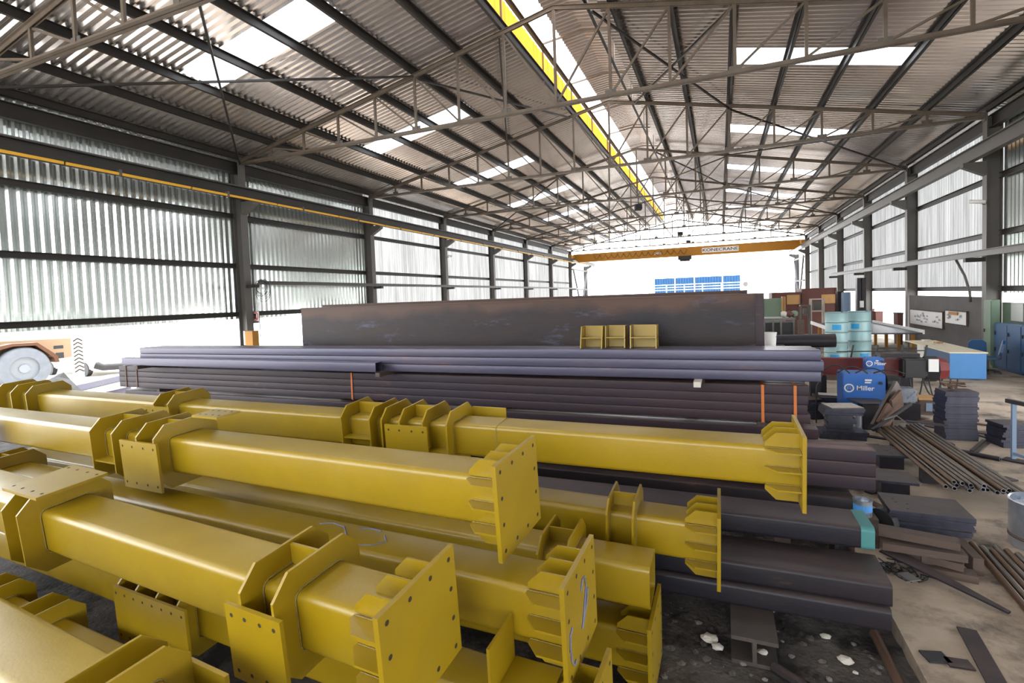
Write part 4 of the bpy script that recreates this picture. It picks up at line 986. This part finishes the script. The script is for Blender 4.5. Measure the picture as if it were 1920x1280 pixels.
# ---- welding machines
def welder(x0p, y0p, x1p, y1p, Y, dp, lab, zbase, feet=True):
    x0, x1, z0, z1 = face(x0p, y0p, x1p, y1p, Y)
    root = empty('welding_machine', (x0, Y, 0), label=lab, cat='welding machine'); W_ = x1-x0; zb_ = zbase
    bm = bmesh.new(); box(bm, (0, 0, zb_+.04), (W_, dp, z1)); bmesh.ops.bevel(bm, geom=bm.edges[:], offset=.015, segments=2, affect='EDGES'); link('case', bm, 'blue', root)
    h_ = z1-zb_
    bm = bmesh.new(); n = 20; cx_, cz_, r_ = W_*.15, z1-h_*.33, min(h_*.17, .085)
    for i in range(n):
        a0 = 2*math.pi*i/n; a1 = 2*math.pi*(i+1)/n
        bm.faces.new([bm.verts.new((cx_+q*math.cos(t_), -.002, cz_+q*math.sin(t_))) for q, t_ in ((r_, a0), (r_, a1), (r_*.72, a1), (r_*.72, a0))])
    for q in ((-.5, -.55, -.1, .6), (.1, .6, .5, -.55), (-.25, -.1, .25, -.1)): bar(bm, (cx_+q[0]*r_, -.002, cz_+q[1]*r_), (cx_+q[2]*r_, -.002, cz_+q[3]*r_), r_*.2, .002)
    link('emblem', bm, 'white', root)
    text('brand_lettering', 'Miller', r_*1.5, Matrix.Translation((cx_+r_*1.25+r_*1.9, -.002, cz_)) @ Matrix.Rotation(math.pi/2, 4, 'X'), 'white', root, .001)
    bm = bmesh.new(); box(bm, (W_*.52, -.003, z1-h_*.16), (W_*.68, -.001, z1-h_*.12)); box(bm, (W_*.52, -.003, z1-h_*.21), (W_*.66, -.001, z1-h_*.18)); link('rating_label', bm, 'white', root)
    bm = bmesh.new(); tube(bm, [(W_*.88, -.03, z1-h_*.2), (W_*.88, -.001, z1-h_*.2)], .03, 12); link('knob', bm, 'black', root)
    bm = bmesh.new()
    for x in (.04, W_-.1): box(bm, (x, .02, zb_), (x+.06, dp-.02, zb_+.039))
    link('skid', bm, 'black', root)
    return root, x0, W_, z1
wr, wx, wW, wz = welder(1580, 700, 1661, 733, 11.6, .55, 'larger blue welding machine with white lettering, in front', .14)
solid('pallet', wx-.05, wx+wW+.1, 11.55, 12.2, 0, .139, 'wood', 'low timber pallet under the larger blue welding machine', 'pallet')
bm = bmesh.new(); tube(bm, [(wx+wW+.03, 11.75, wz-.18), (wx+wW+.22, 11.75, wz-.18)], .16, 18); bar(bm, (wx+wW+.15, 11.75, .14), (wx+wW+.15, 11.75, wz-.2), .05)
tag(link('wire_reel', bm, 'black'), 'black wire reel on a stand beside the larger blue welding machine', 'reel')
bm = bmesh.new()
for j in range(4): tube(bm, [(wx-.4+.3*j+.5*t_, 11.5+.03*j, wz+.02+(.16-.03*j)*math.sin(math.pi*t_)+(.0 if t_ < .95 else -.0)) for t_ in [i/12 for i in range(13)]], .013, 6)
tube(bm, [(wx-.35, 11.5, wz+.02), (wx-.47, 11.5, wz-.25), (wx-.48, 11.45, .02)], .013, 6)
tag(link('welding_cable', bm, 'black', None, True), 'black welding cables looped over the larger blue machine', 'cable')
w2 = welder(1625, 671, 1658, 693, 13.6, .35, 'smaller blue welding machine with a white emblem, behind', max(.2, ony(1625, 694, 13.6).z-.1))[0]
zz = max(.2, ony(1625, 694, 13.6).z-.1); x0, x1, _, _ = face(1620, 690, 1664, 693, 13.6)
solid('crate', x0, x1, 13.55, 14.0, 0, zz-.001, 'mill', 'dark crate under the smaller blue welding machine', 'crate')
# sparkling stainless box and beige box
x0, x1, z0, z1 = face(1681, 729, 1721, 756, 12.2)
solid('stainless_box', x0, x1, 12.2, 12.6, z0, z1, 'tin', 'dented stainless box with bright reflections behind the scrap', 'box', bev=.03)
solid('steel_block', x0-.05, x1+.03, 12.15, 12.7, 0, z0-.001, 'mill', 'dark steel block under the stainless box', 'block')
yb_ = onz(1741, 778, 0).y; x0, x1, z0, z1 = face(1723, 746, 1760, 778, yb_)
root = empty('wooden_box', (x0, yb_, 0), label='small beige box with a loose lid, left of the plate column', cat='box')
bm = bmesh.new(); box(bm, (.02, .02, 0), (x1-x0-.02, .38, z1-.04)); link('body', bm, 'wood', root)
bm = bmesh.new(); box(bm, (0, 0, z1-.039), (x1-x0, .40, z1)); link('lid', bm, 'ply', root)
bm = bmesh.new(); box(bm, (.12, .005, .08), (x1-x0-.1, .019, z1-.1)); link('pale_patch', bm, 'rail_blue', root)
# ---- stacks of plates
def pstack(cx, cy, n, lx, ly, t, rz, names, grp, z=0.0, jit=.02, m='plate', shrink=0):
    for i in range(n):
        w_ = lx*random.uniform(1-shrink, 1); l_ = ly*random.uniform(1-shrink, 1)
        plate(cx+random.uniform(-jit, jit), cy+random.uniform(-jit, jit), z, w_, l_, t*.97, rz+random.uniform(-.06, .06), m, names(i, n), grp, holes=4 if i == n-1 else 0); z += t
    return z
def nth(i, n): return 'bottom' if i == 0 else 'top' if i == n-1 else ORD[i] if i < 10 else '%s from the top' % (ORD[n-1-i] if n-1-i < 10 else 'middle')
def namer(what): return lambda i, n: ('%s, %s' % (what, 'at the bottom' if i == 0 else 'on top' if i == n-1 else ('%s from the bottom' % ORD[i] if i < n/2 and i < 10 else '%s from the top' % ORD[min(9, n-1-i)])))
pc = onz(1798, 826, 0)
z = pstack(pc.x+.02, pc.y+.2, 20, .46, .40, .042, .1, namer('square plate in the tall plate column'), 'square plates in the tall column', m='mill', jit=.015)
for i in range(5):
    bm = bmesh.new(); a_ = random.uniform(0, 3); r_ = .08+.03*i
    tube(bm, [(pc.x+.02+r_*math.cos(a_+t_*.5)+random.uniform(-.02, .02), pc.y+.2+r_*math.sin(a_+t_*.5), z+.012+.02*i+random.uniform(0, .03)) for t_ in range(7)], .011, 6)
    tag(link('rebar_offcut', bm, 'rust'), 'bent steel offcut on the tall plate column, %s' % ['innermost loop', 'small loop', 'middle loop', 'large loop', 'outermost loop'][i], 'scrap', 'bent offcuts on the tall plate column')
pc = onz(1895, 838, 0)
pstack(pc.x+.05, pc.y+.15, 9, .42, .4, .042, .2, namer('plate in the low stack by the pale blue rails'), 'plates by the pale blue rails', m='mill')
pc = onz(1580, 823, 0)
zz = pstack(pc.x, pc.y+.15, 3, .72, .42, .045, .05, namer('wide plate at the base of the cluttered stack'), 'wide plates at the base of the cluttered stack', m='edge_steel')
zz = pstack(pc.x-.02, pc.y+.12, 6, .42, .32, .05, .0, namer('small block in the cluttered stack'), 'small blocks in the cluttered stack', z=zz, jit=.03, m='mill', shrink=.15)
zz = pstack(pc.x, pc.y+.15, 3, .62, .36, .04, .1, namer('upper plate of the cluttered stack'), 'upper plates of the cluttered stack', z=zz, m='edge_steel')
plate(pc.x+.02, pc.y+.15, zz, .52, .42, .02, .25, 'stone', 'beige plate with holes on top of the cluttered stack', holes=6, edge='plate')
cc = onz(1611, 806, 0); bm = bmesh.new(); lathe(bm, [(0, 0), (.075, 0), (.08, .42), (.0, .42)], 16, cc.x, cc.y+.1); tag(shade(link('steel_canister', bm, 'tin')), 'pale grey canister standing right of the cluttered stack', 'canister')
cc = onz(1632, 806, 0); solid('steel_block', cc.x-.12, cc.x+.14, cc.y, cc.y+.4, 0, .5, 'mill', 'dark steel block right of the grey canister', 'block', bev=.01)
plate(cc.x, cc.y+.2, .505, .5, .45, .02, .3, 'plate', 'thin plate lying on the dark steel block', edge='plate')
pc = onz(1590, 772, 0)
zz = pstack(pc.x-.1, pc.y+.0, 5, 1.0, .5, .07, .08, namer('thick plate in the stack before the welding machines'), 'thick plates before the welding machines', m='mill')
plate(pc.x-.2, pc.y+.0, zz, .7, .3, .02, -.1, 'stone', 'beige offcut on the left of the thick plates', edge='plate')
plate(pc.x+.3, pc.y-.05, zz, .45, .3, .02, .3, 'stone', 'beige offcut on the right of the thick plates', edge='plate')
pc = onz(1525, 790, 0)
pstack(pc.x, pc.y+.3, 7, .35, .4, .06, .4, namer('small offcut by the end of the strapped bundle'), 'offcuts by the strapped bundle', m='rust', jit=.05, shrink=.3)
# big plate stack right of the flat tubes
c0 = onz(1745, 962, .36)
z = .02
z = pstack(1.98, 6.50, 5, .66, .46, .028, -.06, namer('lower plate of the wide stack behind the old boards'), 'lower plates of the wide stack', z=0.16, m='mill', jit=.01)
z = pstack(1.96, 6.50, 3, .70, .52, .022, -.06, namer('upper plate of the wide stack behind the old boards'), 'upper plates of the wide stack', z=z, m='plate', jit=.008)
for x, lr_ in ((1.78, 'left'), (2.18, 'right')): solid('timber_block', x-.05, x+.05, 6.3, 6.7, 0.0, .158, 'wood', '%s timber block under the wide plate stack' % lr_, 'timber', 'timber blocks under the wide plate stack')
# plates further back
p = onz(1672, 893, .22); plate(p.x-.08, p.y, .20, .62, .46, .03, -.03, 'plate', 'brown square plate lying right of the low brown bundle'); 
solid('steel_block', p.x-.15, p.x+.15, p.y-.15, p.y+.15, 0, .199, 'mill', 'dark block under the brown square plate', 'block')
p = onz(1668, 850, .2); plate(p.x-.1, p.y+.1, .19, .60, .55, .03, .05, 'plate', 'grey plate with holes behind the brown square plate', holes=6)
solid('steel_block', p.x-.15, p.x+.15, p.y-.1, p.y+.3, 0, .189, 'mill', 'dark block under the grey plate with holes', 'block')
# old boards
for i, (xa_, ya_, xb_, yb_, z) in enumerate(((1650, 990, 1803, 1018, .27), (1655, 1016, 1815, 1040, .17), (1700, 1030, 1812, 1058, .08), (1740, 1062, 1836, 1080, .0))):
    a = onz(xa_, ya_, z+.07); b_ = onz(xb_, yb_, z+.07)
    bm = bmesh.new(); bar(bm, (a.x, a.y+.05, z+.035), (b_.x, b_.y+.05, z+.035), .14, .068)
    tag(link('timber_board', bm, 'wood'), ['topmost old board in front of the wide plate stack', 'second old board down, in front of the wide plate stack', 'split old board with pale bare wood', 'lowest short board on the concrete'][i], 'timber')
solid('timber_block', 1.72, 1.82, 5.75, 6.2, 0, .165, 'wood', 'timber block under the left ends of the old boards', 'timber')
solid('timber_block', 2.12, 2.2, 5.8, 6.2, 0, .165, 'wood', 'timber block under the right ends of the old boards', 'timber')
a = onz(1660, 1030, .14); b_ = onz(1893, 1150, .02)
bm = bmesh.new(); d_ = (b_-a).normalized(); n_ = Vector((-d_.y, d_.x, 0))
v = [a-n_*.10, a+n_*.10, b_+n_*.02, b_-n_*.02]; lo = [bm.verts.new(q) for q in v]; hi = [bm.verts.new(q+Vector((0, 0, .015))) for q in v]
bm.faces.new(lo[::-1]); bm.faces.new(hi)
for k in range(4): bm.faces.new((lo[k], lo[(k+1) % 4], hi[(k+1) % 4], hi[k]))
tag(link('tapered_plate', fix(bm), 'mill'), 'long dark tapered plate leaning from the boards onto the concrete', 'steel plate')
# black wire tangle
p = onz(1690, 1085, 0)
bm = bmesh.new()
for i in range(26):
    c = p + Vector((random.uniform(-.12, .12), random.uniform(-.03, .3), .02)); q = []
    for t_ in range(6): c = c + Vector((random.uniform(-.08, .08), random.uniform(-.08, .08), random.uniform(-.012, .02))); c.z = max(.012, min(.09, c.z)); c.x = max(c.x, 1.3); q.append(c.copy())
    tube(bm, q, .006, 5)
tag(link('wire_tangle', bm, 'black'), 'tangle of black wire on the floor right of the flat tubes', 'wire')
p = onz(1704, 1082, .1); plate(p.x, p.y, .10, .11, .13, .01, .5, 'panel_grey', 'small grey plate lying on the black wire tangle', edge='panel_grey')
# cans
p = onz(1622, 972, .30)
root = empty('paint_can', (1.38, 5.95, .3), label='small paint can with a blue band behind the teal tube end', cat='can')
root.location = (p.x, p.y+.1, 0.301)
bm = bmesh.new(); lathe(bm, [(0, 0), (.085, 0), (.085, .15), (.09, .155), (.09, .165), (.078, .165), (.078, .13), (0, .13)], 22); shade(link('body', fix(bm), 'tin', root))
bm = bmesh.new(); lathe(bm, [(.0865, .05), (.0865, .12)], 22); link('paper_band', bm, 'desk_blue', root)
solid('timber_block', p.x-.12, p.x+.12, p.y, p.y+.22, -.1, .3, 'wood', 'timber block under the small paint can', 'timber')
p = onz(1662, 978, .25); bm = bmesh.new(); tube(bm, [(p.x-.03, p.y+.1, .2), (p.x+.03, p.y+.16, .2)], .14, 20); solid('timber_block', p.x-.1, p.x+.1, p.y+.03, p.y+.23, 0, .062, 'wood', 'timber offcut under the black rubber disc', 'timber')
tag(link('rubber_disc', bm, 'black'), 'black rubber disc standing left of the wide plate stack', 'disc')
root = empty('metal_tub', (2.97, 6.62, 0), label='round galvanised tub at the right edge of the picture', cat='tub')
bm = bmesh.new(); lathe(bm, [(0, 0.01), (.235, 0.01), (.235, .0), (.25, 0), (.25, .46), (.26, .47), (.25, .48), (.24, .47), (.24, .40), (0, .40)], 32); shade(link('body', fix(bm), 'tin', root))
bm = bmesh.new()
for z in (.1, .12): tube(bm, [(.253*math.cos(2*math.pi*k/32), .253*math.sin(2*math.pi*k/32), z) for k in range(33)], .005, 5, cap=False)
link('band', bm, 'rust', root)
# ---- pipes
def pipe(a, b_, r, lab, grp, m='pipe'):
    bm = bmesh.new(); a = Vector(a); b_ = Vector(b_); z = (b_-a).normalized(); x = Vector((0, 0, 1)).cross(z).normalized(); y = z.cross(x); n = 14
    L = []
    for c, rr2 in ((a, r), (b_, r), (b_, r*.72), (a, r*.72)): L.append([bm.verts.new(c+x*rr2*math.cos(2*math.pi*k/n)+y*rr2*math.sin(2*math.pi*k/n)) for k in range(n)])
    for i in range(4):
        for k in range(n):
            f = bm.faces.new((L[i][k], L[i][(k+1) % n], L[(i+1) % 4][(k+1) % n], L[(i+1) % 4][k])); f.material_index = 1 if i == 1 else 0
    return tag(shade(link('steel_pipe', fix(bm), (m, 'tin')), 50), lab, 'pipe', grp)
NP = 12; r = .0255
for layer, cnt in ((0, NP), (1, 9)):
    for i in range(cnt):
        f = (i + (.5 if layer else 0))/(NP-1)
        if layer: f = ([1.5, 2.5, 3.5, 4.5, 5.5, 7.5, 8.5, 9.5, 10.5])[i]/(NP-1)
        z = .25 + layer*.046
        na = onz(1772+158*f, 911+22*f, .25); fa = onz(1648+78*f, 808-8*f, .25)
        na.z = fa.z = z; off = random.uniform(-.12, .12)
        d_ = (na-fa).normalized(); na = na+d_*off
        pipe(fa, na, r, 'bare steel pipe, %s layer, %s from the left, in the bundle on the floor' % (['lower', 'upper'][layer], (ORD + ['eleventh', 'twelfth', 'thirteenth', 'fourteenth'])[i]), 'pipes in the bundle on the concrete', 'pipe_rust' if (i % 5 == 0) else 'pipe')
for Y in (8.4, 9.7):
    solid('timber_block', 2.5, 3.3, Y-.06, Y+.06, 0, .224, 'mill', 'timber bearer under the %s ends of the pipe bundle' % ('near' if Y < 9 else 'far'), 'timber')
P0 = onz(1822, 1018, .035); P1 = onz(1925, 1140, .035); P1 = P0+(P1-P0)*1.6; dn = (P1-P0).normalized(); dn = Vector((-dn.y, dn.x, 0))
for i in range(6):
    a = P0+dn*.063*i+(P1-P0)*.03*(i % 3); b_ = P1+dn*.063*i
    a.z = b_.z = .03; pipe(a, b_, .028, 'long steel pipe running out of the right edge, %s from the front' % ORD[i], 'long pipes by the galvanised tub', 'pipe' if i % 2 else 'pipe_rust')
a = onz(1803, 846, .03); b_ = onz(1876, 861, .03); pipe(a, b_, .035, 'single dark pipe lying right of the pipe bundle', None, 'mill')
for i, (xa_, ya_, xb_, yb_) in enumerate(((1822, 845, 1845, 825), (1832, 848, 1853, 829))):
    a = onz(xa_, ya_, .01); b_ = onz(xb_, yb_, .01); bm = bmesh.new(); bar(bm, (a.x, a.y, .012), (b_.x, b_.y, .012), .05, .02); tag(link('flat_bar', bm, 'plate'), ['left flat bar offcut behind the single dark pipe', 'right flat bar offcut behind the single dark pipe'][i], 'steel bar')
# pale blue rail stand
root = empty('rail_stand', (0, 0, 0), label='pale blue rail stand at the right edge', cat='stand')
p = onz(1900, 862, 0); h_ = ony(1900, 757, p.y).z
bm = bmesh.new(); bar(bm, (p.x, p.y, 0), (p.x, p.y, h_), .05); link('post', bm, 'rail_blue', root)
bm = bmesh.new(); bar(bm, (p.x+.35, p.y-.9, 0), (p.x+.35, p.y-.9, h_), .05); link('post', bm, 'rail_blue', root)
bm = bmesh.new(); bar(bm, (p.x-.04, p.y+.1, h_+.03), (p.x+.4, p.y-1.0, h_+.03), .06); link('top_rail', bm, 'mill', root)
bm = bmesh.new(); bar(bm, (p.x, p.y, .1), (p.x+.35, p.y-.9, .1), .04); link('foot_rail', bm, 'rail_blue', root)
# scrap: bent plates and angles leaning together
base = onz(1660, 790, 0)
def scrap(pts, wx, wy, lab, m='plate'):
    bm = bmesh.new()
    for a, b_ in zip(pts, pts[1:]): bar(bm, a, b_, wx, wy)
    tag(link('scrap_steel', bm, m), lab, 'scrap')
P_ = lambda x, y, Y: ony(x, y, Y)
scrap([P_(1640, 803, 10.4), P_(1684, 722, 10.9)], .05, .25, 'long bent plate leaning up to the right of the dark block')
scrap([P_(1652, 800, 10.3), P_(1672, 765, 10.5), P_(1690, 745, 10.8)], .04, .3, 'folded brown plate in the middle of the scrap', 'rust')
scrap([P_(1636, 806, 10.1), P_(1708, 756, 10.5)], .045, .045, 'thin angle bar slanting across the scrap', 'mill')
scrap([P_(1655, 786, 10.0), P_(1680, 778, 10.2), P_(1700, 793, 10.2)], .05, .02, 'bent angle shaped like a roof in front of the scrap', 'plate')
scrap([P_(1700, 790, 10.6), P_(1775, 797, 10.8)], .06, .04, 'flat bar lying between the scrap and the plate column', 'mill')
# loose offcuts on the concrete, each where the photo has one
OFF = [(1560, 838, .35, .2, 'plate'), (1600, 842, .3, .15, 'mill'), (1640, 838, .25, .2, 'rust'), (1652, 822, .4, .12, 'mill'), (1666, 812, .3, .2, 'rust'), (1706, 818, .3, .08, 'mill'), (1742, 790, .4, .12, 'rust'), (1755, 800, .3, .2, 'wood'),
       (1790, 770, .2, .1, 'rust'), (1832, 795, .35, .1, 'rust'), (1845, 812, .5, .18, 'wood'), (1862, 822, .4, .2, 'plate'), (1700, 775, .3, .12, 'wood'), (1712, 782, .5, .15, 'wood'), (1735, 770, .25, .2, 'plate'), (1660, 930, .2, .08, 'wood'), (1640, 922, .25, .1, 'mill'),
       (1885, 900, .22, .15, 'mill'), (1912, 866, .35, .2, 'mill'), (1630, 942, .3, .1, 'wood'), (1548, 742, .5, .25, 'rust'), (1518, 735, .4, .2, 'wood'), (1530, 752, .35, .2, 'plate'), (1512, 770, .3, .2, 'rust')]
PW = ['left of the cluttered stack', 'below the cluttered stack', 'at the end of the low bundle', 'by the far ends of the pipes', 'left of the pipe bundle', 'above the pipe bundle', 'before the beige box', 'left of the plate column', 'behind the plate column', 'right of the plate column',
      'between plate column and low stack', 'before the low stack', 'under the stainless box', 'under the slanting bar', 'by the beige box', 'left of the wide plates', 'behind the paint can', 'by the rail stand', 'behind the rail stand', 'beside the rubber disc', 'before the small welder', 'by the blue grey tube ends', 'right of the tube ends', 'by the orange strap']
for (x, y, lx, ly, m_), w_ in zip(OFF, PW):
    p = onz(x, y, 0); n_ = random.uniform(0, 3.1)
    plate(p.x, p.y, .004, lx, ly, .018, n_, m_, 'flat offcut on the concrete, ' + w_, 'offcuts scattered on the concrete', 'steel_offcut' if m_ != 'wood' else 'timber_offcut', cat='scrap', edge=m_)
# strips and plates on the concrete bottom right
a = onz(1812, 1178, .01); b_ = onz(1880, 1300, .01); bm = bmesh.new(); bar(bm, (a.x, a.y, .008), (b_.x, b_.y, .008), .12, .012)
tag(link('rubber_strip', bm, 'mill'), 'dark strip lying on the concrete near the bottom right corner', 'strip')
p = onz(1754, 1234, 0); plate(p.x, p.y, .004, .15, .12, .012, .25, 'black', 'dark square of rubber on the concrete, left of the two', name='rubber_sheet', cat='rubber sheet', edge='black')
p = onz(1798, 1246, 0); plate(p.x, p.y, .004, .15, .10, .012, .1, 'mill', 'dark grey square plate on the concrete, right of the two', edge='mill')
# earth strip: rusty pipe, stones, clods
a = onz(1655, 1192, -.08); b_ = onz(1700, 1290, -.08); pipe((1.10, a.y, -.07), (1.12, b_.y-.6, -.07), .035, 'rusty pipe lying in the earth along the slab edge', None, 'rust')
for i, (x, y, s_) in enumerate(((1585, 1240, .04), (1330, 1200, .05), (1345, 1215, .035), (1548, 1195, .03), (1430, 1225, .03), (1604, 1262, .015))):
    p = onz(x, y, -.1); bm = bmesh.new(); bmesh.ops.create_icosphere(bm, subdivisions=2, radius=s_)
    for v in bm.verts: v.co = Vector((v.co.x*1.3, v.co.y, v.co.z*.6))*(1+random.uniform(-.18, .18))+Vector((p.x, p.y, -.1+s_*.4))
    tag(link('stone', bm, 'stone'), ['pale stone on the earth in front of the flat tubes', 'crumpled pale scrap left of the I beam block', 'small pale scrap left of the I beam block', 'small pale stone right of the I beam block', 'pale pebble in the I beam block web', 'tiny white chip on the earth'][i], 'stone')
bm = bmesh.new(); p = onz(1450, 1250, -.09); q = onz(1520, 1285, -.09); tube(bm, [(p.x, p.y, -.09), (p.x+.15, p.y-.12, -.085), (q.x, q.y-.1, -.09)], .04, 8); tag(link('hose', bm, 'mill'), 'thick dark hose lying on the earth beside the I beam block', 'hose')

bm = bmesh.new()
for i in range(520):
    x = random.uniform(-.9, 1.2); y = random.uniform(1.6, 4.9); s_ = random.choice((.008, .012, .018, .028))*random.uniform(.7, 1.3)
    g_ = bmesh.ops.create_icosphere(bm, subdivisions=1, radius=s_)
    for v in g_['verts']: v.co = Vector((v.co.x*random.uniform(.7, 1.4), v.co.y*random.uniform(.7, 1.4), v.co.z*.6)) + Vector((x, y, -.122+s_*.3))
for f in bm.faces: f.material_index = (f.index//20) % 5 == 0 and 1 or 0
bm.faces.index_update()
for f in bm.faces: f.material_index = 1 if (f.index//20) % 6 == 0 else 0
tag(link('rubble', bm, ('dirt', 'stone_dark')), 'loose grit and slag on the oily earth in front of the flat tubes', 'rubble', kind='stuff')
# ================================================================ outside, seen under the left wall and beyond the far end
# wheel loader
L0 = ony(0, 700, 13.0)
root = empty('wheel_loader', (-19.6, 7.6, -.02), math.radians(-8), label='pale orange wheel loader parked outside the left wall', cat='vehicle')
def wheel(x, y, r, w_, nm='wheel'):
    bm = bmesh.new(); n = 36; pr = [(r*.55, -w_/2), (r*.93, -w_/2), (r, -w_*.35), (r, w_*.35), (r*.93, w_/2), (r*.55, w_/2)]
    L = [[bm.verts.new((x+q*math.cos(2*math.pi*k/n), y+e, r+q*math.sin(2*math.pi*k/n))) for k in range(n)] for q, e in pr]
    for i in range(len(L)):
        for k in range(n): bm.faces.new((L[i][k], L[i][(k+1) % n], L[(i+1) % len(L)][(k+1) % n], L[(i+1) % len(L)][k]))
    o = shade(link(nm, fix(bm), 'tyre', root), 50)
    bm = bmesh.new(); tube(bm, [(x, y-w_*.3, r), (x, y+w_*.3, r)], r*.56, 20); tube(bm, [(x, y-w_*.42, r), (x, y+w_*.42, r)], r*.2, 12); link('rim', bm, 'far_white', o)
root.location = (-24.0, 10.25, -.02); root.rotation_euler = (0, 0, math.radians(86))
wheel(0, -.35, .78, .5); wheel(-2.9, -.35, .78, .5); wheel(0, 1.5, .78, .5); wheel(-2.9, 1.5, .78, .5)
bm = bmesh.new(); prism(bm, [(-4.0, .55), (.75, .55), (.75, .95), (1.6, 1.0), (1.75, 1.1), (1.75, 1.75), (-4.0, 1.9)], 0.0, 1.15, 'y'); link('chassis', fix(bm), 'pink', root)
bm = bmesh.new(); prism(bm, [(-.95, .8), (-.85, 1.62), (-.3, 1.72), (.4, 1.7), (.98, 1.15), (1.02, .9), (.9, .9), (.85, 1.1), (.35, 1.6), (-.3, 1.62), (-.75, 1.5), (-.85, .8)], -.6, 0.0, 'y'); link('mudguard', fix(bm), 'guard', root)
link('vent', BX((1.1, -.01, 1.38), (1.4, -.002, 1.5)), 'black', root); link('vent', BX((1.15, -.01, 1.0), (1.4, -.002, 1.22)), 'black', root)
bm = bmesh.new(); prism(bm, [(-2.6, 1.9), (-.9, 1.9), (-1.0, 3.2), (-2.5, 3.2)], .1, 1.05, 'y'); link('cab', fix(bm), 'pink', root)
# chevron post
root = empty('marker_post', (-23.2, 11.75, -.02), label='striped chevron marker post outside the left wall', cat='post')
bm = bmesh.new(); box(bm, (-.06, -.16, 0), (.06, .16, 1.9)); link('board', bm, 'white', root)
bm = bmesh.new()
for i in range(9):
    z = .45+.15*i
    for s_ in (-1, 1): bar(bm, (.068, 0, z+.1), (.068, s_*.155, z), .006, .045)
link('chevron_stripes', bm, 'chevron', root)
# small car
root = empty('car', (-24.6, 13.9, -.02), label='pale car with a dark bumper parked outside the left wall', cat='car')
bm = bmesh.new(); prism(bm, [(0, .25), (.0, .62), (-.3, .82), (-1.2, .95), (-1.9, 1.38), (-3.2, 1.4), (-3.9, .95), (-4.0, .3)], -.85, .85, 'y'); bmesh.ops.bevel(bm, geom=bm.edges[:], offset=.06, segments=2, affect='EDGES'); link('body', fix(bm), 'white', root)
bm = bmesh.new(); tube(bm, [(.0, -.85, .5), (.12, -.6, .38), (.16, 0, .34), (.12, .6, .38), (.0, .85, .5)], .14, 8); link('bumper', bm, 'sheet', root, True)
for y in (-.62, .62):
    bm = bmesh.new(); tube(bm, [(-.04, y, .66), (.04, y, .66)], .1, 14); link('headlamp', bm, 'tin', root)
for x in (-.7, -3.3):
    for y in (-.8, .8):
        bm = bmesh.new(); tube(bm, [(x, y-.09, .3), (x, y+.09, .3)], .3, 20); link('wheel', bm, 'black', root)
bm = bmesh.new(); prism(bm, [(-1.25, .97), (-1.92, 1.33), (-1.95, 1.30), (-1.3, .95)], -.7, .7, 'y'); link('windscreen', fix(bm), 'black', root)
# dark covered heap and lying plates by the left opening
bm = bmesh.new(); v = {}
pts = [(-.7, -.8, 0), (.7, -.9, 0), (.9, .7, 0), (-.6, .9, 0), (-.1, .55, .82), (.3, -.1, .5), (-.35, -.5, .35)]
V = [bm.verts.new(p) for p in pts]
for f in ((0, 1, 6), (1, 5, 6), (1, 2, 5), (2, 4, 5), (2, 3, 4), (3, 0, 4), (0, 6, 4), (4, 6, 5), (0, 3, 2, 1)): bm.faces.new([V[i] for i in f])
bmesh.ops.subdivide_edges(bm, edges=bm.edges[:], cuts=3, use_grid_fill=True)
for q in bm.verts:
    if q.co.z > .03: q.co += Vector((random.uniform(-.04, .04), random.uniform(-.04, .04), random.uniform(-.03, .03)))
tag(link('covered_heap', fix(bm), 'sheet', loc=(-19.6, 9.0, -.02)), 'heap under a dark sheet on the ground beyond the left opening', 'heap')
for i, (p0, p1, wd, z) in enumerate((((120, 724), (224, 701), .7, .22), ((170, 738), (232, 724), .5, .2))):
    a = onz(*p0, z); b_ = onz(*p1, z); b_ = b_ if b_.length < 40 else a+(b_-a).normalized()*6
    bm = bmesh.new(); bar(bm, (a.x, a.y, z/2), (b_.x, b_.y, z/2), wd, z); bmesh.ops.translate(bm, verts=bm.verts[:], vec=(0, 0, 0))
    tag(link('lying_beam', bm, 'blue_tube'), ['dark beam lying on the floor by the left opening, far one', 'dark beam lying on the floor by the left opening, near one'][i], 'beam')
# blue building and railing beyond the far end
root = empty('blue_building', (-8.6, 75, 0), label='blue corrugated building with a white railing beyond the far end', cat='building')
bm = bmesh.new(); rows = []
for z in (0, 4.75): rows.append([bm.verts.new((x, o_, z)) for x, o_ in corr_profile(0, 11.2, .35, .12)])
for i in range(len(rows[0])-1): bm.faces.new((rows[0][i], rows[0][i+1], rows[1][i+1], rows[1][i]))
link('front_wall', bm, 'cab_blue', root)
bm = bmesh.new(); box(bm, (0, .14, 0), (11.2, 8, 4.7)); link('body', bm, 'cab_blue', root)
bm = bmesh.new()
for x in (2.7, 5.3, 8.9): box(bm, (x, -.05, 0), (x+.15, -.01, 4.75))
link('wall_post', bm, 'white', root)
root = empty('railing', (-9.0, 72, 0), label='white railing in front of the blue building', cat='railing')
bm = bmesh.new()
for z in (3.05, 3.4, 3.75): bar(bm, (0, 0, z), (11.5, 0, z), .1)
for i in range(6): bar(bm, (2.3*i, 0, 0), (2.3*i, 0, 3.75), .1)
link('rail', bm, 'white', root)
bm = bmesh.new(); tube(bm, [(3.3, 75, 0), (3.3, 75, 3.4)], .05, 8); tube(bm, [(3.2, 74.9, 3.5), (3.3, 75.05, 3.5)], .33, 14); tag(link('satellite_dish', bm, 'steel_grey'), 'small grey dish on a pole right of the blue building', 'dish')
